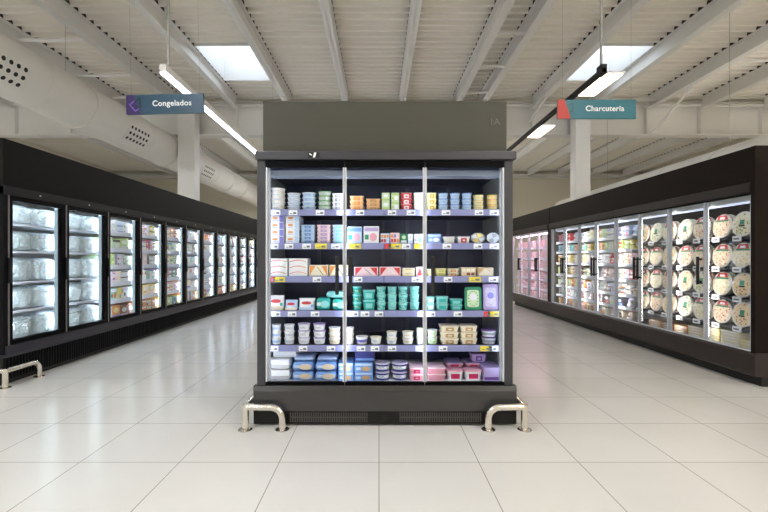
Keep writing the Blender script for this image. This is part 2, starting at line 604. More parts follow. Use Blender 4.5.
@cached
def pizza(dia, kind):
    """film wrapped pizza standing on edge: rim, topping face, label"""
    r = dia / 2
    t = .026
    kinds = {
        'margherita': ((236, 214, 170), (206, 120, 84), (232, 226, 190)),
        'ham': ((238, 220, 186), (216, 122, 110), (240, 232, 206)),
        'salad': ((236, 232, 206), (120, 150, 84), (222, 210, 150)),
        'cheese': ((240, 230, 200), (222, 196, 130), (244, 240, 226)),
        'pepperoni': ((234, 214, 184), (182, 66, 56), (226, 190, 150)),
    }
    def ring(k, y, n=36):
        return [(r * k * math.cos(2 * PI * i / n), y, r + r * k * math.sin(2 * PI * i / n)) for i in range(n)]
    mb = MB().loft([ring(.84, t / 2), ring(.97, t / 2 - .004), ring(1, 0), ring(.985, -t / 2 + .004), ring(.93, -t / 2), ring(.84, -t / 2 + .003)], mat('pizza_film', (238, 232, 220), .25))
    tm = pizza_mat('topping_' + kind, *kinds[kind], 34)
    top = MB().loft([ring(.84, -t / 2 + .0034), ring(.82, -t / 2 - .0008), ring(.5, -t / 2 - .0022), ring(.1, -t / 2 - .0026)], tm)
    lb = MB()
    y = -t / 2 - .0036
    if kind in ('ham', 'cheese', 'pepperoni'):
        lb.prism([(-r * .55, r * 1.50), (r * .55, r * 1.50), (r * .40, r * 1.86), (-r * .40, r * 1.86)], y, y + .0015, pk('red'), 'y')
        lb.prism([(-r * .26, r * 1.56), (r * .26, r * 1.56), (r * .2, r * 1.74), (-r * .2, r * 1.74)], y - .001, y, pk('white'), 'y')
        lb.box(-r * .62, r * .62, y, y + .0015, r * 1.36, r * 1.49, pk('green'))
    else:
        lb.box(-r * .20, r * .20, y, y + .0015, r * .96, r * 1.34, pk('green'))
        lb.box(-r * .26, r * .26, y - .0005, y + .001, r * .82, r * .94, pk('black'))
    return [('pizza', mb.mesh('pizza')), ('topping', top.mesh('topping')), ('label_sticker', lb.mesh('label_sticker'))]


@cached
def frozen_bag(w, h, d, seed):
    """full, lumpy, crinkled bag: rounded box surface pushed about by noise"""
    nu, nv = 56, 36
    mb = MB()
    def sp(c, e):
        return math.copysign(abs(c) ** e, c)
    rings = []
    for j in range(1, nv):
        ph = -PI / 2 + PI * j / nv
        ring = []
        for i in range(nu):
            th = 2 * PI * i / nu
            cx, sx = sp(math.cos(th), .36), sp(math.sin(th), .36)
            cz, sz = sp(math.cos(ph), .38), sp(math.sin(ph), .38)
            p = Vector((cx * cz, sx * cz, sz))
            q = Vector((p.x * w / 2, p.y * d / 2, p.z * h / 2))
            n1 = noise.fractal(q * 15 + Vector((seed * 3.7, 0, seed)), .8, 2.1, 4)
            n2 = noise.noise(q * 60 + Vector((seed, seed * 2.0, 0)))
            k = .95 + .10 * n1 + .05 * n2
            sag = 1 - .10 * max(0, noise.noise(Vector((q.x * 8 + seed * 5, q.y * 5, seed)))) if p.z > 0 else 1
            ring.append((max(-w / 2, min(w / 2, q.x * (k * .5 + .5))), max(-d / 2, min(d / 2, q.y * k)), max(0, min(h, h / 2 + q.z * (k if p.z > 0 else 1) * sag))))
        rings.append(ring)
    mb.loft(rings, M['frost'])
    return [('bag', mb.mesh('bag'))]


def put(proto, name, label, cat, group, loc, rz=0.0, tilt=0.0, kids=True):
    """one individual thing: its first mesh is the body, the others become its parts"""
    o = bpy.data.objects.new(name, proto[0][1])
    COL.objects.link(o)
    o.location = loc
    o.rotation_euler = (tilt, 0, rz)
    tag(o, label, cat, group)
    if kids:
        for (pn, me) in proto[1:]:
            c = bpy.data.objects.new(pn, me)
            COL.objects.link(c)
            c.parent = o
    return o


# ------------------------------------------------------------------ hall shell
XL, XR, YB, YF = -13.0, 13.0, -7.0, 20.8


def roof_z(Y):
    return 5.546


fl = MB().box(XL, XR, YB, YF, -0.1, 0, floor_mat())
struct(fl, 'floor')
w_ = MB().box(XL, XR, YF, YF + .2, 0, 5.7, M['wall']); struct(w_, 'wall_back')
w_ = MB().box(XL, XR, YB - .2, YB, 0, 5.7, M['wall']); struct(w_, 'wall_front')
w_ = MB().prism([(YB - .2, 0), (YF + .2, 0), (YF + .2, 5.7), (YB - .2, 5.7)], XL - .2, XL, M['wall'], 'x'); struct(w_, 'wall_left')
w_ = MB().prism([(YB - .2, 0), (YF + .2, 0), (YF + .2, 5.7), (YB - .2, 5.7)], XR, XR + .2, M['wall'], 'x'); struct(w_, 'wall_right')

PURL = [-9.8, -8.3, -6.82, -5.33, -3.83, -2.37, -0.87, 0.60, 2.04, 2.69, 4.13, 5.65, 7.20, 8.65, 10.3, 11.8]
SKY = [(-3.72, -2.47), (4.22, 5.55)]          # skylight openings between purlins
SY0, SY1 = 8.55, 10.2


def deck_strip(mb, x0, x1, y0, y1):
    pitch = 0.2
    y = y0
    pts = []
    while y < y1 - 1e-6:
        for dy, dz in ((0, 0), (.058, 0), (.076, .065), (.182, .065), (.20, 0)):
            yy = min(y + dy, y1)
            if not pts or yy > pts[-1][0] + 1e-6:
                pts.append((yy, roof_z(yy) + dz))
        y += pitch
    n = len(pts)
    vs = [(x0, p[0], p[1]) for p in pts] + [(x1, p[0], p[1]) for p in pts]
    mb.add(vs, [(i, i + 1, n + i + 1, n + i) for i in range(n - 1)], M['roof'])


dk = MB()
xs = [XL, SKY[0][0], SKY[0][1], SKY[1][0], SKY[1][1], XR]
for i in range(5):
    if i in (1, 3):
        deck_strip(dk, xs[i], xs[i + 1], YB, SY0)
        deck_strip(dk, xs[i], xs[i + 1], SY1, YF)
    else:
        deck_strip(dk, xs[i], xs[i + 1], YB, YF)
# outer roof skin above the corrugation, with the same two openings
SK = M['roof']
for (a, b, y0, y1) in ((XL, SKY[0][0], YB, YF), (SKY[0][1], SKY[1][0], YB, YF), (SKY[1][1], XR, YB, YF),
                       (SKY[0][0], SKY[0][1], YB, SY0), (SKY[0][0], SKY[0][1], SY1, YF), (SKY[1][0], SKY[1][1], YB, SY0), (SKY[1][0], SKY[1][1], SY1, YF)):
    dk.add([(a, y0, roof_z(y0) + .12), (b, y0, roof_z(y0) + .12), (b, y1, roof_z(y1) + .12), (a, y1, roof_z(y1) + .12)], [(0, 1, 2, 3)], SK)
struct(dk, 'ceiling')

for k, (a, b) in enumerate(SKY):
    sh = MB()
    zt = .62
    for (p, q) in (((a, SY0), (b, SY0)), ((b, SY0), (b, SY1)), ((b, SY1), (a, SY1)), ((a, SY1), (a, SY0))):
        sh.add([(p[0], p[1], roof_z(p[1]) - .02), (q[0], q[1], roof_z(q[1]) - .02), (q[0], q[1], roof_z(q[1]) + zt), (p[0], p[1], roof_z(p[1]) + zt)], [(0, 1, 2, 3)], M['beam'])
    o = struct(sh, 'window_%d' % (k + 1))
    pn = MB().add([(a, SY0, roof_z(SY0) + zt), (b, SY0, roof_z(SY0) + zt), (b, SY1, roof_z(SY1) + zt), (a, SY1, roof_z(SY1) + zt)], [(0, 1, 2, 3)], M['dome'])
    mb = MB()
    mb.add([(a, SY0, roof_z(SY0) + zt), (b, SY0, roof_z(SY0) + zt), (b, SY1, roof_z(SY1) + zt), (a, SY1, roof_z(SY1) + zt)], [(0, 1, 2, 3)], M['dome'])
    mb.build('skylight_pane', o)


def purlin(x, y0, y1):
    mb = MB()
    hh, fw = .31, .075
    for (za, zb, xa, xb) in ((-hh, -hh + .012, -fw, fw), (-.014, -.002, -fw, fw), (-hh, -.002, -.006, .006)):
        vs = []
        for y in (y0, y1):
            z = roof_z(y)
            vs += [(x + xa, y, z + za), (x + xb, y, z + za), (x + xb, y, z + zb), (x + xa, y, z + zb)]
        mb.add(vs, [(0, 1, 2, 3), (7, 6, 5, 4), (0, 4, 5, 1), (1, 5, 6, 2), (2, 6, 7, 3), (3, 7, 4, 0)], M['beam'])
    y = math.floor((y0 - YB) / .2 + .999) * .2 + YB
    while y + .2 < y1:
        mb.prism([(y + .062, roof_z(y) + .0005), (y + .078, roof_z(y) + .063), (y + .180, roof_z(y) + .063), (y + .196, roof_z(y) + .0005)], x - .078, x + .078, M['gap_shade'], 'x')  # dark block put in each rib gap to stand for its shade
        y += .2
    return struct(mb, 'roof_purlin')


for x in PURL:
    purlin(x, YB, 11.30)
    purlin(x, 11.70, YF - .35)


def cross_beam(y, z0, z1, fw, name='roof_beam'):
    mb = MB()
    mb.box(XL, XR, y - fw / 2, y + fw / 2, z1 - .025, z1, M['beam'])
    mb.box(XL, XR, y - fw / 2, y + fw / 2, z0, z0 + .025, M['beam'])
    mb.box(XL, XR, y - .01, y + .01, z0, z1, M['beam'])
    for x in PURL:
        mb.box(x - .006, x + .006, y - fw / 2 + .02, y + fw / 2 - .02, z0 + .025, z1 - .025, M['beam'])
    return struct(mb, name)


cross_beam(11.5, 4.56, 5.43, .30)
cross_beam(YF - .2, 5.16, 5.36, .24)
# thin tie rail below the first beam, seen across both bays
mb = MB().box(XL, XR, 11.30, 11.34, 5.30, 5.36, M['beam']); struct(mb, 'trim_1')
for (x0, x1) in ((-5.24, -4.80), (5.12, 5.50)):
    mb = MB().box(x0, x1, 11.0, 11.33, 0, 5.26, M['beam'], .01)
    struct(mb, 'pillar')
for x in (-6.82,):
    for yy in (7.96, 9.5, 10.8):
        mb = MB().tube([(-6.8, yy, roof_z(yy) - .2), (-5.35, yy, roof_z(yy) - .2)], .03, M['beam'], 8)
        struct(mb, 'sag_rod')
for (x0, x1, yy, dz) in ((2.04, 2.69, 7.6, .27), (2.04, 2.69, 8.9, .27), (2.04, 2.69, 10.3, .27), (5.65, 7.2, 10.95, .2), (7.2, 8.65, 9.0, .1)):
    mb = MB().tube([(x0, yy, roof_z(yy) - dz), (x1, yy, roof_z(yy) - dz)], .026, M['beam'], 8)
    struct(mb, 'sag_rod')
for (p, q) in (((7.25, 9.76, 5.23), (7.36, 11.34, 4.62)), ((2.06, 10.5, 5.23), (1.96, 11.34, 4.9)), ((.62, 10.5, 5.23), (.66, 11.34, 4.9)),
               ((2.70, 10.5, 5.23), (2.62, 11.34, 4.9)), ((-2.36, 10.4, 5.23), (-2.3, 11.34, 4.9)), ((4.14, 10.5, 5.23), (4.05, 11.34, 4.9))):
    mb = MB().tube([p, q], .035, M['beam'], 8)
    struct(mb, 'knee_brace')


# ------------------------------------------------------------------ ducts
def ring_path(cx, y, cz, r, w, t, mt, mb):
    secs = []
    n = 40
    for (rr, yy) in ((r, y - w / 2), (r + t, y - w / 2), (r + t, y + w / 2), (r, y + w / 2)):
        secs.append([(cx + rr * math.cos(2 * PI * i / n), yy, cz + rr * math.sin(2 * PI * i / n)) for i in range(n)])
    mb.loft(secs, mt, False)


def duct(cx, cz, r, y0, y1, rings, nozzles, label, round_end=False):
    t = thing('air_duct', label, 'duct', (cx, y0, cz))
    n = 40
    mb = MB()
    prof = [(y0, r), (y1, r)]
    if round_end:
        prof += [(y1 + r * .5, r * .87), (y1 + r * .87, r * .5), (y1 + r * .98, r * .05)]
    mb.loft([[(rr * math.cos(2 * PI * i / n), yy - y0, rr * math.sin(2 * PI * i / n)) for i in range(n)] for yy, rr in prof], M['duct'])
    mb.build('duct_tube', t)
    for (yy, w) in rings:
        m2 = MB()
        ring_path(0, yy - y0, 0, r, w, .03 if w > .03 else .008, M['duct'], m2)
        m2.build('flange_ring', t)
    for (yy, rows, cols, pitch, rad, a0) in nozzles:
        m3 = MB()
        da = pitch / r
        aa0, aa1 = a0 - da * (rows / 2 + .2), a0 + da * (rows / 2 + .2)
        L = pitch * cols / 2 + .03
        pts = []
        for rr in (r + .001, r + .012):
            for k in range(9):
                a = aa0 + (aa1 - aa0) * k / 8
                pts.append((rr * math.cos(a), rr * math.sin(a)))
        poly = pts[:9] + pts[:8:-1]
        m3.prism([(p[0], p[1]) for p in poly], yy - y0 - L, yy - y0 + L, M['duct'], 'y')
        nb = m3.build('nozzle_plate', t)
        for i in range(rows):
            for j in range(cols):
                a = a0 + da * (i - (rows - 1) / 2)
                c = Vector((r * math.cos(a), yy - y0 + pitch * (j - (cols - 1) / 2), r * math.sin(a)))
                nrm = Vector((math.cos(a), 0, math.sin(a)))
                p0 = c + nrm * .010
                p1 = c + nrm * .015
                MB().tube([p0, p1], rad, M['hole'], 10).build('nozzle_hole', nb)
    return t


duct(-5.70, 4.13, .432, -6.0, 20.6, [(3.5, .04), (7.95, .07), (6.85, .015), (9.95, .015), (11.2, .07), (14.0, .015), (15.4, .07), (16.9, .05)],
     [(6.12, 3, 4, .125, .034, math.radians(-28)), (9.35, 3, 6, .125, .034, math.radians(-28)), (13.2, 3, 6, .125, .034, math.radians(-28))],
     'long round white air duct with dotted nozzle plates above the left freezers')
duct(6.05, 2.72, .43, 2.0, 13.7, [(y, .018) for y in (3.4, 4.7, 6.0, 7.3, 8.6, 9.9, 11.2, 12.5)], [],
     'low round cream air duct just behind the right hand cabinets', True)
dct = [o for o in COL.objects if o.name == 'air_duct.001'][0]
for yy in (3.4, 7.3, 11.2):
    MB().tube([(0, yy - 2.0, .42), (0, yy - 2.0, roof_z(yy) - 2.72 - .001)], .004, M['steel_w'], 6).build('hanger_wire', dct)
for (x, y, z0) in ((-5.45, 7.35, 4.50),):
    tag(MB().tube([(x, y, z0), (x, y, roof_z(y) + .02)], .004, M['steel_w'], 6).build('hanger_wire'), 'thin grey hanger wire rising from the left duct to the roof', 'wire')


# ------------------------------------------------------------------ signs and lamps
def text_mesh(s, size, bold=0.0, depth=.002):
    cu = bpy.data.curves.new('lettering', 'FONT')
    cu.body = s
    cu.size = size
    cu.align_x = 'CENTER'
    cu.align_y = 'CENTER'
    cu.extrude = depth
    cu.offset = bold
    cu.space_character = 1.06
    o = bpy.data.objects.new('lettering', cu)
    COL.objects.link(o)
    bpy.context.view_layer.update()
    me = bpy.data.meshes.new_from_object(o.evaluated_get(bpy.context.evaluated_depsgraph_get()))
    bpy.data.objects.remove(o)
    bpy.data.curves.remove(cu)
    for v in me.vertices:       # lay from XY to XZ, facing -Y
        x, y, z = v.co
        v.co = (x, -z, y)
    me.update()
    return me


def text_part(s, size, mt, parent, loc, bold=0.0, name='lettering'):
    me = text_mesh(s, size, bold)
    me.materials.clear()
    me.materials.append(mt)
    o = bpy.data.objects.new(name, me)
    COL.objects.link(o)
    o.parent = parent
    o.location = loc
    return o


def stroke(mb, pts, w, y0, y1, mt):
    for (a, b) in zip(pts[:-1], pts[1:]):
        a = Vector(a); b = Vector(b)
        d = (b - a).normalized()
        n = Vector((-d.y, d.x)) * w / 2
        a = a - d * w / 2; b = b + d * w / 2
        mb.prism([tuple(a + n), tuple(b + n), tuple(b - n), tuple(a - n)], y0, y1, mt, 'y')


WHITE_INK = mat('white_print', (240, 244, 246), .5)


def sign(x, y, z, w, h, board, corner, txt, size, tx, label, roll, polys, strokes, wires):
    t = thing('hanging_sign', label, 'sign', (x, y, z))
    t.rotation_euler = (0, roll, 0)
    MB().box(-w / 2, w / 2, -.012, .012, -h / 2, h / 2, board, .003).build('board', t)
    mb = MB().prism([(-w / 2 + p[0] * w, -h / 2 + p[1] * h) for p in polys], -.0145, -.012, corner, 'y')
    cp = mb.build('corner_panel', t)
    for (pts, mt, sw) in strokes:
        mb = MB()
        stroke(mb, [(-w / 2 + p[0] * w, -h / 2 + p[1] * h) for p in pts], sw, -.0165, -.0146, mt)
        mb.build('emblem', t)
    text_part(txt, size, WHITE_INK, t, (tx, -.0135, .004), .0013)
    for wx in wires:
        MB().tube([(wx, 0, h / 2 - .002), (wx, 0, roof_z(y) - z - .001)], .0012, M['steel_w'], 5).build('hanging_wire', t)
    return t


SY = 4.5
(x0, z0), (x1, z1) = XZ(127, 94.5, SY), XZ(204, 114, SY)
sign((x0 + x1) / 2, SY, (z0 + z1) / 2, x1 - x0, z0 - z1, mat('petrol_sign', (30, 70, 94), .35), mat('purple_sign', (56, 34, 100), .4),
     'Congelados', .083, .075, 'dark blue hanging aisle sign with purple corner above the left freezers', math.radians(-1.4),
     [(0, 0), (.19, 0), (.09, 1), (0, 1)],
     [([(.10, .66), (.045, .50), (.115, .16), (.15, .24)], mat('lilac_emblem', (120, 92, 180), .4), .012),
      ([(.125, .62), (.175, .84), (.185, .58), (.172, .52), (.192, .42), (.17, .34), (.13, .40)], mat('black_emblem', (14, 18, 30), .4), .010)],
     (-.36, .37))
(x0, z0), (x1, z1) = XZ(557, 100, SY), XZ(635.5, 119, SY)
sign((x0 + x1) / 2, SY, (z0 + z1) / 2, x1 - x0, z0 - z1, mat('teal_sign', (34, 108, 124), .35), mat('red_sign', (186, 48, 34), .4),
     'Charcutería', .080, .085, 'teal hanging aisle sign with red corner above the right cabinets', 0.0,
     [(0, 0), (.17, 0), (.09, 1), (0, 1)],
     [([(.14, .66), (.185, .82), (.195, .55), (.18, .48), (.20, .34), (.16, .38)], mat('dark_teal_emblem', (24, 86, 100), .4), .009)],
     (-.36, .37))

# left continuous LED line
LX, LZ = -2.22, 3.18
t = thing('linear_lamp', 'long white linear LED lamp hanging above the left aisle', 'lamp', (LX, 4.34, LZ))
MB().box(-.035, .035, 0, 9.6, -.03, .045, M['beam'], .004).build('housing', t)
MB().box(-.030, .030, .012, 9.59, -.052, -.0305, M['led']).build('diffuser', t)
for yy in (.12, 4.5, 9.0):
    MB().tube([(0, yy, .045), (0, yy, roof_z(4.34 + yy) - LZ - .002)], .016 if yy < 1 else .002, M['steel_w'], 10).build('drop_rod', t)

# right track with warm modules
RX, RZ = 2.29, 3.14
t = thing('track_lamp', 'black lamp track with slatted warm light modules above the right aisle', 'lamp', (RX, 4.30, RZ))
MB().box(-.022, .022, 0, 9.6, -.02, .03, M['black']).build('track', t)
MB().box(-.03, .03, .0, .1, -.03, .07, M['black'], .004).build('feed_box', t)
for yy in (.06, 4.5, 9.0):
    MB().tube([(0, yy, .03), (0, yy, roof_z(4.30 + yy) - RZ - .002)], .014 if yy < 1 else .002, M['steel_w'], 10).build('drop_rod', t)
for y0 in (.05, 1.75, 5.0, 6.6, 8.2):
    mb = MB()
    mb.box(.03, .245, y0, y0 + .62, .0, .022, M['alu'], .003)
    o = mb.build('light_module', t)
    for k in range(3):
        MB().box(.042 + k * .067, .096 + k * .067, y0 + .02, y0 + .60, -.012, -.0006, M['lamp_warm']).build('light_strip', o)

# unseen fill lamps added to light the hall, some behind the camera
k = 0
for (x, y, w_) in ((-9.0, 2.0, 'over the far left side of the hall'), (9.0, 2.0, 'over the far right side of the hall'),
                   (-9.0, 8.0, 'in the far left bay'), (9.0, 8.0, 'in the far right bay'),
                   (-3.0, -4.5, 'behind the camera over the left aisle'), (3.0, -4.5, 'behind the camera over the right aisle'),
                   (-3.0, 0.2, 'overhead just left of the camera'), (3.0, 0.2, 'overhead just right of the camera'),
                   (-6.9, -3.0, 'over the back left corner'), (6.9, -3.0, 'over the back right corner'),
                   (-2.4, 15.6, 'beyond the roof beam at left'), (2.4, 15.6, 'beyond the roof beam at right')):
    zz = 4.45 if y < 11 else 4.3
    t = thing('fill_lamp', 'added white fill lamp ' + w_, 'lamp', (x, y, zz), 0, 'fill lamps added around the hall')
    MB().box(-.09, .09, -1.3, 1.3, 0, .06, M['beam'], .006).build('housing', t)
    MB().box(-.08, .08, -1.29, 1.29, -.03, -.0006, M['hall_fill'] if x > 0 else M['hall_fill_cool']).build('diffuser', t)
    for yy in (-1.1, 1.1):
        MB().tube([(0, yy, .06), (0, yy, roof_z(y + yy) - zz - .002)], .008, M['steel_w'], 6).build('drop_rod', t)


# ------------------------------------------------------------------ corner guards
def corner_guard(x, y, dx, dy, lx, ly, label):
    """L-shaped tube: corner post, one arm along x (sign dx) and one along y (sign dy), each bent down to a foot"""
    t = thing('corner_guard', label, 'guard rail', (x, y, 0), 0, 'stainless corner guards')
    r, h, b = .0245, .163, .085
    def arm(ux, uy, L):
        pts = [(0, 0, h), (ux * (L - b), uy * (L - b), h)]
        for i in range(1, 9):
            a = PI / 2 * i / 8
            q = L - b + b * math.sin(a)
            pts.append((ux * q, uy * q, h - b + b * math.cos(a)))
        pts.append((ux * L, uy * L, .004))
        return pts
    MB().tube([(0, 0, .004), (0, 0, h - .03), (0, 0, h + r * .9)], r, M['steel'], 16).build('corner_post', t)
    MB().tube(arm(dx, 0, lx), r, M['steel'], 16).build('rail', t)
    MB().tube(arm(0, dy, ly), r, M['steel'], 16).build('rail', t)
    for (fx, fy) in ((0, 0), (dx * lx, 0), (0, dy * ly)):
        MB().lathe([(.050, 0), (.050, .005), (.044, .009), (r + .002, .012)], M['steel'], 20, (fx, fy)).build('foot_flange', t)
    return t


corner_guard(-.957, 3.028, 1, 1, .265, .36, 'stainless corner guard at the left front foot of the centre fridge')
corner_guard(1.042, 3.028, -1, 1, .26, .36, 'stainless corner guard at the right front foot of the centre fridge')
corner_guard(-3.535, 4.00, -1, 1, .30, .40, 'stainless corner guard at the near end of the left freezers')


# ------------------------------------------------------------------ centre fridge
FX, FY = .044, 3.117
fr = thing('display_fridge', 'grey upright three door glass display fridge standing alone in the aisle', 'fridge', (FX, FY, 0))
HW = .943
b = MB()
b.box(-HW + .02, HW - .02, .03, .9, 0, .10, M['black'])
b.box(-HW + .002, HW - .002, .0, .9, .10, .25, M['base'])
b.build('plinth', fr)
b = MB().box(-.965, .965, -.022, .03, .105, .262, M['base'], .006)
b.prism([(-.028, .262), (.03, .262), (.03, .292), (-.012, .292)], -.965, .965, M['base'], 'x')
bp = b.build('base_panel', fr)
b = MB().box(-.965, .965, -.016, .03, .012, .104, mat('dark_kick', (24, 23, 22), .4, spec=.25), .004)
b.box(-.007 - .002, -.007 + .002, -.0235, -.0155, .014, .26, M['black'])
kp = b.build('kick_panel', fr)
VR = mat('vent_rib', (70, 67, 65), .4)
for (u0, u1) in ((291, 367), (400, 480)):
    xa, xb = (u0 - 379) / 135.7 - FX, (u1 - 379) / 135.7 - FX
    g = MB().box(xa, xb, -.018, -.0165, .030, .098, M['black'])
    n = int((xb - xa) / .0165)
    for i in range(n + 1):
        x = xa + (xb - xa) * i / n
        g.box(x - .0035, x + .0035, -.024, -.018, .030, .098, VR)
    g.box(xa, xb, -.0245, -.018, .061, .066, VR)
    g.build('vent_grille', fr)
# faint emblem on the kick panel
g = MB()
ex = (384 - 379) / 135.7 - FX
for a in range(5):
    an = PI / 2 + a * 2 * PI / 5
    stroke(g, [(ex, .066), (ex + .022 * math.cos(an), .066 + .022 * math.sin(an))], .008, -.018, -.0162, M['black'])
stroke(g, [(ex - .02, .036), (ex + .022, .036)], .007, -.018, -.0162, M['black'])
g.build('emblem', fr)
# carcass
for sx in (-1, 1):
    c = MB()
    xa, xb = sorted((sx * HW, sx * .882))
    c.box(xa, xb, 0, .05, .292, 1.95, M['frame'], .004)
    xa, xb = sorted((sx * HW, sx * .926))
    c.box(xa, xb, .05, .9, .292, 1.95, M['frame'])
    sp = c.build('side_wall', fr)
    xa, xb = sorted((sx * .9255, sx * .920))
    MB().box(xa, xb, .07, .82, .292, 1.90, mat('pale_side_liner', (206, 206, 204), .3)).build('side_liner', sp)
MB().box(-.919, .919, .82, .9, .25, 1.95, M['navy']).build('back_panel', fr)
MB().box(-.919, .919, .051, .82, 1.90, 1.95, M['navy']).build('top_panel', fr)
c = MB().box(-.952, .962, -.024, .9, 1.951, 2.014, M['frame'], .006)
c.build('top_frame', fr)
# sticker on the top frame
sx0 = (308 - 379) / 136.7 - FX
st = MB().box(sx0, sx0 + .085, -.0258, -.024, 1.962, 2.003, M['black'])
st.prism([(sx0 + .036, 1.965), (sx0 + .052, 1.965), (sx0 + .062, 2.001), (sx0 + .046, 2.001)], -.0268, -.0258, M['tag'], 'y')
st.prism([(sx0 + .008, 1.99), (sx0 + .026, 1.978), (sx0 + .03, 1.984), (sx0 + .012, 1.997)], -.0268, -.0258, M['tag'], 'y')
st.build('sticker', fr)
# olive header box standing on the roof of the fridge
hd = MB().box(-.942, .944, .155, .80, 2.0155, 2.445, M['olive'], .004).build('header_box', fr)
text_part('1A', .075, mat('faint_print', (100, 98, 90), .5), fr, ((494.5 - 379) / F * 3.27 - FX, .1535, XZ(494, 122, 3.27)[1]), 0, 'faint_lettering')
# interior lamp channel
c = MB().box(-.918, .918, .075, .14, 1.845, 1.895, mat('slate_lamp_channel', (142, 152, 174), .35), .004)
lc = c.build('lamp_channel', fr)
MB().box(-.86, .86, .1405, .146, 1.845, 1.89, M['led_top']).build('led_strip', lc)
for (u0, u1) in ((285, 295), (452, 484)):  # glowing bars that stand in for reflections of the hall lamps
    xa, xb = XZ(u0, 0, 3.42)[0] - FX, XZ(u1, 0, 3.42)[0] - FX
    MB().box(xa, xb, .30, .345, 1.886, 1.8995, M['led_top']).build('lamp_reflection', fr)
# deck
c = MB().box(-.918, .918, .10, .82, .25, .286, M['shelf'])
c.box(-.876, .876, .092, .0995, .247, .288, M['rail_w'], .002)
dk_ = c.build('deck', fr)
# mullions with led strips on their rear face
LEFT, J1, J2, RIGHT = -.876, (344.5 - 379) / 136 - FX, (425 - 379) / 136 - FX, .876
for x in (LEFT + .012, J1, J2, RIGHT - .012):
    mm = MB().box(x - .009, x + .009, .028, .058, .292, 1.90, M['alu']).build('mullion', fr)
    MB().box(x - .008, x + .008, .0585, .0605, .33, 1.82, M['led_case'] if abs(x) < .7 else M['led_end']).build('led_strip', mm)
# doors
for k, (a, b_) in enumerate(((LEFT - .003, J1 - .003), (J1 + .003, J2 - .003), (J2 + .003, RIGHT + .003))):
    d = MB()
    d.box(a, b_, .002, .022, 1.898, 1.946, M['gloss_black'])
    d.box(a, b_, .002, .022, .294, .318, M['gloss_black'])
    d.box(a, a + .011, .002, .022, .318, 1.898, M['alu'])
    d.box(b_ - .011, b_, .002, .022, .318, 1.898, M['alu'])
    dd = d.build('door', fr)
    MB().box(a + .011, b_ - .011, .009, .014, .318, 1.898, M['glass']).build('glass', dd)
    hu = (337, 350.5, 433)[k]
    hx = (hu - 379) / F * 3.08 - FX
    h = MB().box(hx - .013, hx + .013, -.045, -.025, .962, 1.238, M['black'], .005)
    for zz in (.99, 1.21):
        h.box(hx - .008, hx + .008, -.026, .008, zz - .012, zz + .012, M['black'])
    h.build('handle', dd)

SHZ = [1.598, 1.343, 1.091, .829, .566]
SEAM = (384 - 379) / F * 3.22 - FX
TAGS = [  # (u centre, colour) per shelf
    [(276, 'w'), (293, 'w'), (320, 'w'), (341, 'w'), (360, 'w'), (392, 'w'), (411, 'w'), (446, 'w'), (479, 'w'), (494, 'w')],
    [(274, 'w'), (289, 'w'), (306.5, 'w'), (321, 'y'), (335.5, 'w'), (355, 'y'), (388, 'r'), (395, 'y'), (406, 'w'), (420, 'y'), (447, 'w'), (478, 'w'), (494, 'w')],
    [(272, 'r'), (279, 'y'), (317, 'w'), (358, 'w'), (416, 'w'), (448, 'w'), (475, 'y'), (493, 'w')],
    [(276, 'w'), (292, 'w'), (315, 'w'), (354, 'w'), (365, 'w'), (379, 'w'), (422, 'w'), (431, 'w'), (458, 'w'), (487, 'r'), (494, 'y')],
    [(274, 'w'), (303, 'w'), (331, 'w'), (361, 'w'), (375, 'w'), (392, 'w'), (420, 'w'), (443, 'w'), (486, 'y'), (493, 'w')],
]
for i, zs in enumerate(SHZ):
    for (a, b_, side) in ((-.884, SEAM - .002, 0), (SEAM + .002, .884, 1)):
        s_ = MB().box(a - (.032 if side == 0 else 0), b_ + (.032 if side else 0), .106, .72, zs - .022, zs - .001, M['shelf_d']).build('shelf', fr)
        MB().box(a, b_, .095, .1055, zs - .046, zs + .002, M['rail'], .002).build('price_rail', s_)
        MB().box(a + .08, b_ - .08, .13, .146, zs - .030, zs - .0225, mat('under_shelf_led', (255, 255, 255), .4, emit=3.0, ecol=(190, 200, 255))).build('under_shelf_lamp', s_)
        for (u, c) in TAGS[i]:
            x = (u - 379) / F * 3.21 - FX
            w = .033 if c == 'w' else (.045 if c == 'y' else .024)
            if a <= x < b_:
                x = min(max(x, a + w + .001), b_ - w - .001)
                tg = MB().box(x - w, x + w, .0925, .0945, zs - .042, zs - .004, {'w': M['tag'], 'y': M['tag_y'], 'r': M['tag_r']}[c])
                tg.box(x - w * .7, x - w * .1, .0918, .0925, zs - .033, zs - .028, M['ink'])
                tg.box(x + w * .05, x + w * .75, .0918, .0925, zs - .034, zs - .018, M['ink'])
                tg.build('price_tag', s_)
# upright shelf posts against the back
for x in (-.60, SEAM, .22, .60):
    MB().box(x - .014, x + .014, .80, .8195, .29, 1.88, M['upright']).build('shelf_upright', fr)

ORD = ['first', 'second', 'third', 'fourth', 'fifth', 'sixth', 'seventh', 'eighth', 'ninth', 'tenth', 'eleventh', 'twelfth', 'thirteenth']
SHN = ['top', 'second', 'third', 'fourth', 'fifth', 'bottom']


def lvl(i, n):
    """position in a stack, i from the bottom"""
    if n == 1:
        return ''
    if n == 2:
        return ('bottom one', 'top one')[i]
    if i == 0:
        return 'lowest of stack'
    if i == n - 1:
        return 'topmost of stack'
    if n == 3:
        return 'middle of stack'
    return '%s up in stack' % ORD[i]


